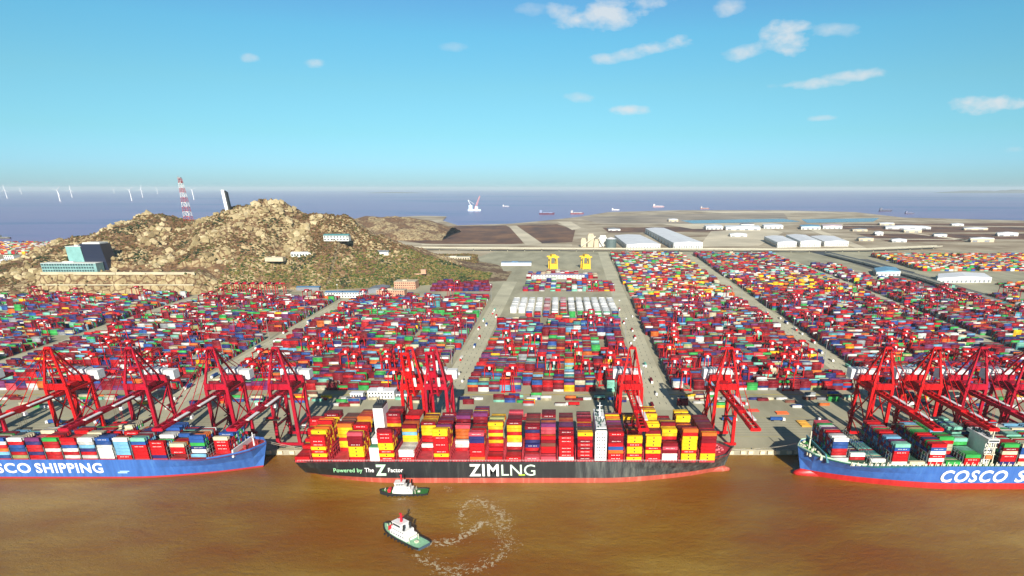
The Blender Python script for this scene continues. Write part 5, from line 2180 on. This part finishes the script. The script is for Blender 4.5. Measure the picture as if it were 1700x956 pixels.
def flecks(path, wdt, n, size):
    P = [Vector((*at(px, py, 0), 0)) for px, py in path]
    # Catmull-Rom sampling
    S_ = []
    for i in range(len(P) - 1):
        p0, p1, p2, p3 = P[max(i - 1, 0)], P[i], P[i + 1], P[min(i + 2, len(P) - 1)]
        for k in range(20):
            t = k / 20
            S_.append(.5 * ((2 * p1) + (p2 - p0) * t + (2 * p0 - 5 * p1 + 4 * p2 - p3) * t * t + (3 * p1 - p0 - 3 * p2 + p3) * t ** 3))
    for k in range(n):
        i = rnd.randrange(len(S_) - 1)
        c_ = S_[i] + Vector((rnd.gauss(0, wdt), rnd.gauss(0, wdt), 0))
        if noise.noise(Vector((c_.x / 3.0, c_.y / 3.0, 2))) < -.02:
            continue
        d = (S_[i + 1] - S_[i])
        a0 = math.atan2(d.y, d.x) + rnd.gauss(0, .7)
        r1, r2 = size * rnd.uniform(.5, 1.8), size * rnd.uniform(.15, .4)
        m_ = rnd.randint(5, 7)
        pts_ = []
        for q_ in range(m_):
            t = 2 * math.pi * q_ / m_
            x_, y_ = r1 * math.cos(t) * rnd.uniform(.6, 1.2), r2 * math.sin(t) * rnd.uniform(.6, 1.3)
            pts_.append((c_.x + x_ * math.cos(a0) - y_ * math.sin(a0), c_.y + x_ * math.sin(a0) + y_ * math.cos(a0), .05 + .0004 * (k % 90)))
        foam.poly(pts_)


flecks([(712, 903), (735, 902), (758, 896), (785, 880), (800, 868)], 1.5, 950, .6)
flecks([(766, 878), (766, 855), (772, 838), (790, 829), (815, 840), (832, 858)], .8, 620, .5)
flecks([(800, 832), (812, 850), (806, 872), (826, 860)], .9, 300, .45)
flecks([(822, 866), (822, 885), (842, 905), (838, 915), (826, 900)], 1.0, 320, .45)
flecks([(690, 918), (705, 932), (728, 942), (742, 950)], 1.3, 500, .55)
flecks([(745, 960), (780, 948), (812, 938), (830, 922)], 1.3, 520, .5)
flecks([(655, 829), (675, 828)], 1.2, 120, .5)
flecks([(738, 808), (750, 812), (742, 818)], 1.6, 90, .4)
flecks([(1020, 838), (1060, 842), (1110, 850)], 8, 130, .45)
for P_, w_, n_ in (([(712, 903), (750, 898), (785, 880), (805, 866)], 2.6, 900), ([(800, 832), (822, 846), (836, 862), (830, 880)], 3.5, 700), ([(768, 872), (768, 845), (790, 831), (822, 846), (836, 868), (846, 905), (820, 928), (770, 945), (735, 945), (695, 920)], 4.0, 1700)):
    flecks(P_, w_, n_, .55)
m_foam = mat('foam', (.56, .48, .32), .9)
tag(foam.build('wake_foam', m_foam), 'pale foam loops churned by the turning tugboat', 'foam', kind='stuff')

# ------------------------------------------------------------------ vehicles and small things
m_tyre2 = m_rubber


def truck_proto(ch):
    root = empty('container_truck')
    s = MB()
    s.hexa([(-9.1, -1.2, .6), (-6.3, -1.2, .6), (-6.3, 1.2, .6), (-9.1, 1.2, .6), (-8.6, -1.15, 3.3), (-6.4, -1.15, 3.3), (-6.4, 1.15, 3.3), (-8.6, 1.15, 3.3)])
    s.build('cab', m_white if ch != 'W' else m_red, root)
    s = MB()
    s.box(-6.3, 6.6, -.5, .5, .9, 1.3)
    s.build('chassis', m_dark, root)
    for x_ in (-7.6, -5.2, 3.4, 4.8):
        s = MB()
        s.tube((x_, -1.3, .5), (x_, 1.3, .5), .5)
        s.build('wheel_pair', m_rubber, root)
    if ch:
        o = bpy.data.objects.new('load', container_data(ch, False))
        COL.objects.link(o)
        o.parent = root
        o.location = (.4, 0, 1.32)
    index_kids(root)
    return root


TP = {}
k = 0
tl = []
for (rd, a, b2_, txt) in ((0, -140, -122, 'road left of central block'), (1, 103, 122, 'road right of central block'), (2, 362, 382, 'second road right of central block'), (3, -450, -432, 'road behind left crane row')):
    yy = 650
    j = 0
    while yy < 1250:
        tl.append((fx(rnd.choice((a, (a + b2_) / 2, b2_)), yy), yy, R(90), f'{ordinal(j + 1)} from quay on {txt}'))
        yy += rnd.uniform(28, 80)
        j += 1
for (j, X) in enumerate((-520, -470, -420, -392, -365, -330, -300, -262, -225, -190, -95, -40, -12, 15, 48, 105, 140, 175, 200, 225, 262, 310, 352, 390, 430)):
    tl.append((X, rnd.choice((577, 584, 598, 606, 640, 655)), R(rnd.choice((0, 0, 180))), f'{ordinal(j + 1)} from left on the apron behind the quay cranes'))
for (X, Y, rz, txt) in tl:
    ch = rnd.choice(['', 'R', 'B', 'W', 'D', '', 'M'])
    if ch not in TP:
        o = TP[ch] = truck_proto(ch)
    else:
        o = copy_tree(TP[ch])
    o.location = (X, Y, GZ + .1)
    o.rotation_euler = (0, 0, rz)
    load = {'': 'empty', 'R': 'red-loaded', 'B': 'blue-loaded', 'W': 'white-loaded', 'D': 'maroon-loaded', 'M': 'mint-loaded'}[ch]
    tag(o, f'{load} container truck, {txt}', 'truck', 'container trucks in the terminal')
# hatch covers lying on the quay
for i, (px, py, w_, d_, c_, lab) in enumerate(((1298, 686, 13, 8, (.60, .12, .03), 'orange hatch cover lying on the quay near the right ship\'s bow'), (1250, 682, 12, 7, (.5, .05, .03), 'red hatch cover lying on the apron left of the orange one'),
                                          (1334, 704, 10, 18, (.62, .34, .05), 'yellow ochre gangway frame lying beside the right ship\'s bow'), (880, 690, 12, 6, (.45, .08, .08), 'red hatch cover on the apron behind the middle bays'),
                                          (905, 690, 11, 6, (.5, .1, .1), 'smaller red hatch cover right of the other behind middle bays'), (1072, 688, 9, 6, (.45, .03, .03), 'small red hatch cover at the end of the central-right road'))):
    X, Y = at(px, py)
    s = MB()
    s.box(X - w_ / 2, X + w_ / 2, Y - d_ / 2, Y + d_ / 2, GZ + .1, GZ + 1.1)
    for q_ in range(4):
        s.box(X - w_ / 2 + .5, X + w_ / 2 - .5, Y - d_ / 2 + (q_ + .3) * d_ / 4, Y - d_ / 2 + (q_ + .5) * d_ / 4, GZ + 1.12, GZ + 1.6)
    tag(s.build('hatch_cover', mat('cover_%d' % i, c_, .6, vary=.15)), lab, 'hatch cover')
# lighting masts
lm = empty('light_mast')
s = MB()
s.tube((0, 0, 0), (0, 0, 34), .45, .25)
s.build('pole', m_grey, lm)
s = MB()
s.tube((0, 0, 33), (0, 0, 34.4), 1.5, 1.5)
s.build('lamp_ring', m_white, lm)
index_kids(lm)
first = True
for (rd, txt) in ((-149, 'beside the road left of central block'), (97, 'beside the road right of central block'), (356, 'beside the second road right of central block'), (-457, 'beside the road behind left crane row')):
    for j, yy in enumerate((700, 830, 980, 1150, 1350)):
        o = lm if first else copy_tree(lm)
        first = False
        o.location = (fx(rd, yy), yy, GZ)
        tag(o, f'grey light mast, {ordinal(j + 1)} from quay, {txt}', 'light mast', 'lighting masts along the yard roads')

# ------------------------------------------------------------------ haze
hzb = MB()
hzb.box(-70000, 70000, -2500, 70000, -1.0 - 5, 292)
m_h = bpy.data.materials.new('haze')
m_h.use_nodes = True
nt = m_h.node_tree
nt.nodes.clear()
pv = nt.nodes.new('ShaderNodeVolumePrincipled')
pv.inputs['Color'].default_value = (.76, .90, 1.0, 1)
pv.inputs['Density'].default_value = 2.4e-5
pv.inputs['Anisotropy'].default_value = -0.08
om = nt.nodes.new('ShaderNodeOutputMaterial')
nt.links.new(pv.outputs[0], om.inputs['Volume'])
tag(hzb.build('haze', m_h), 'thin pale blue haze over the sea and far land', 'haze', kind='stuff')
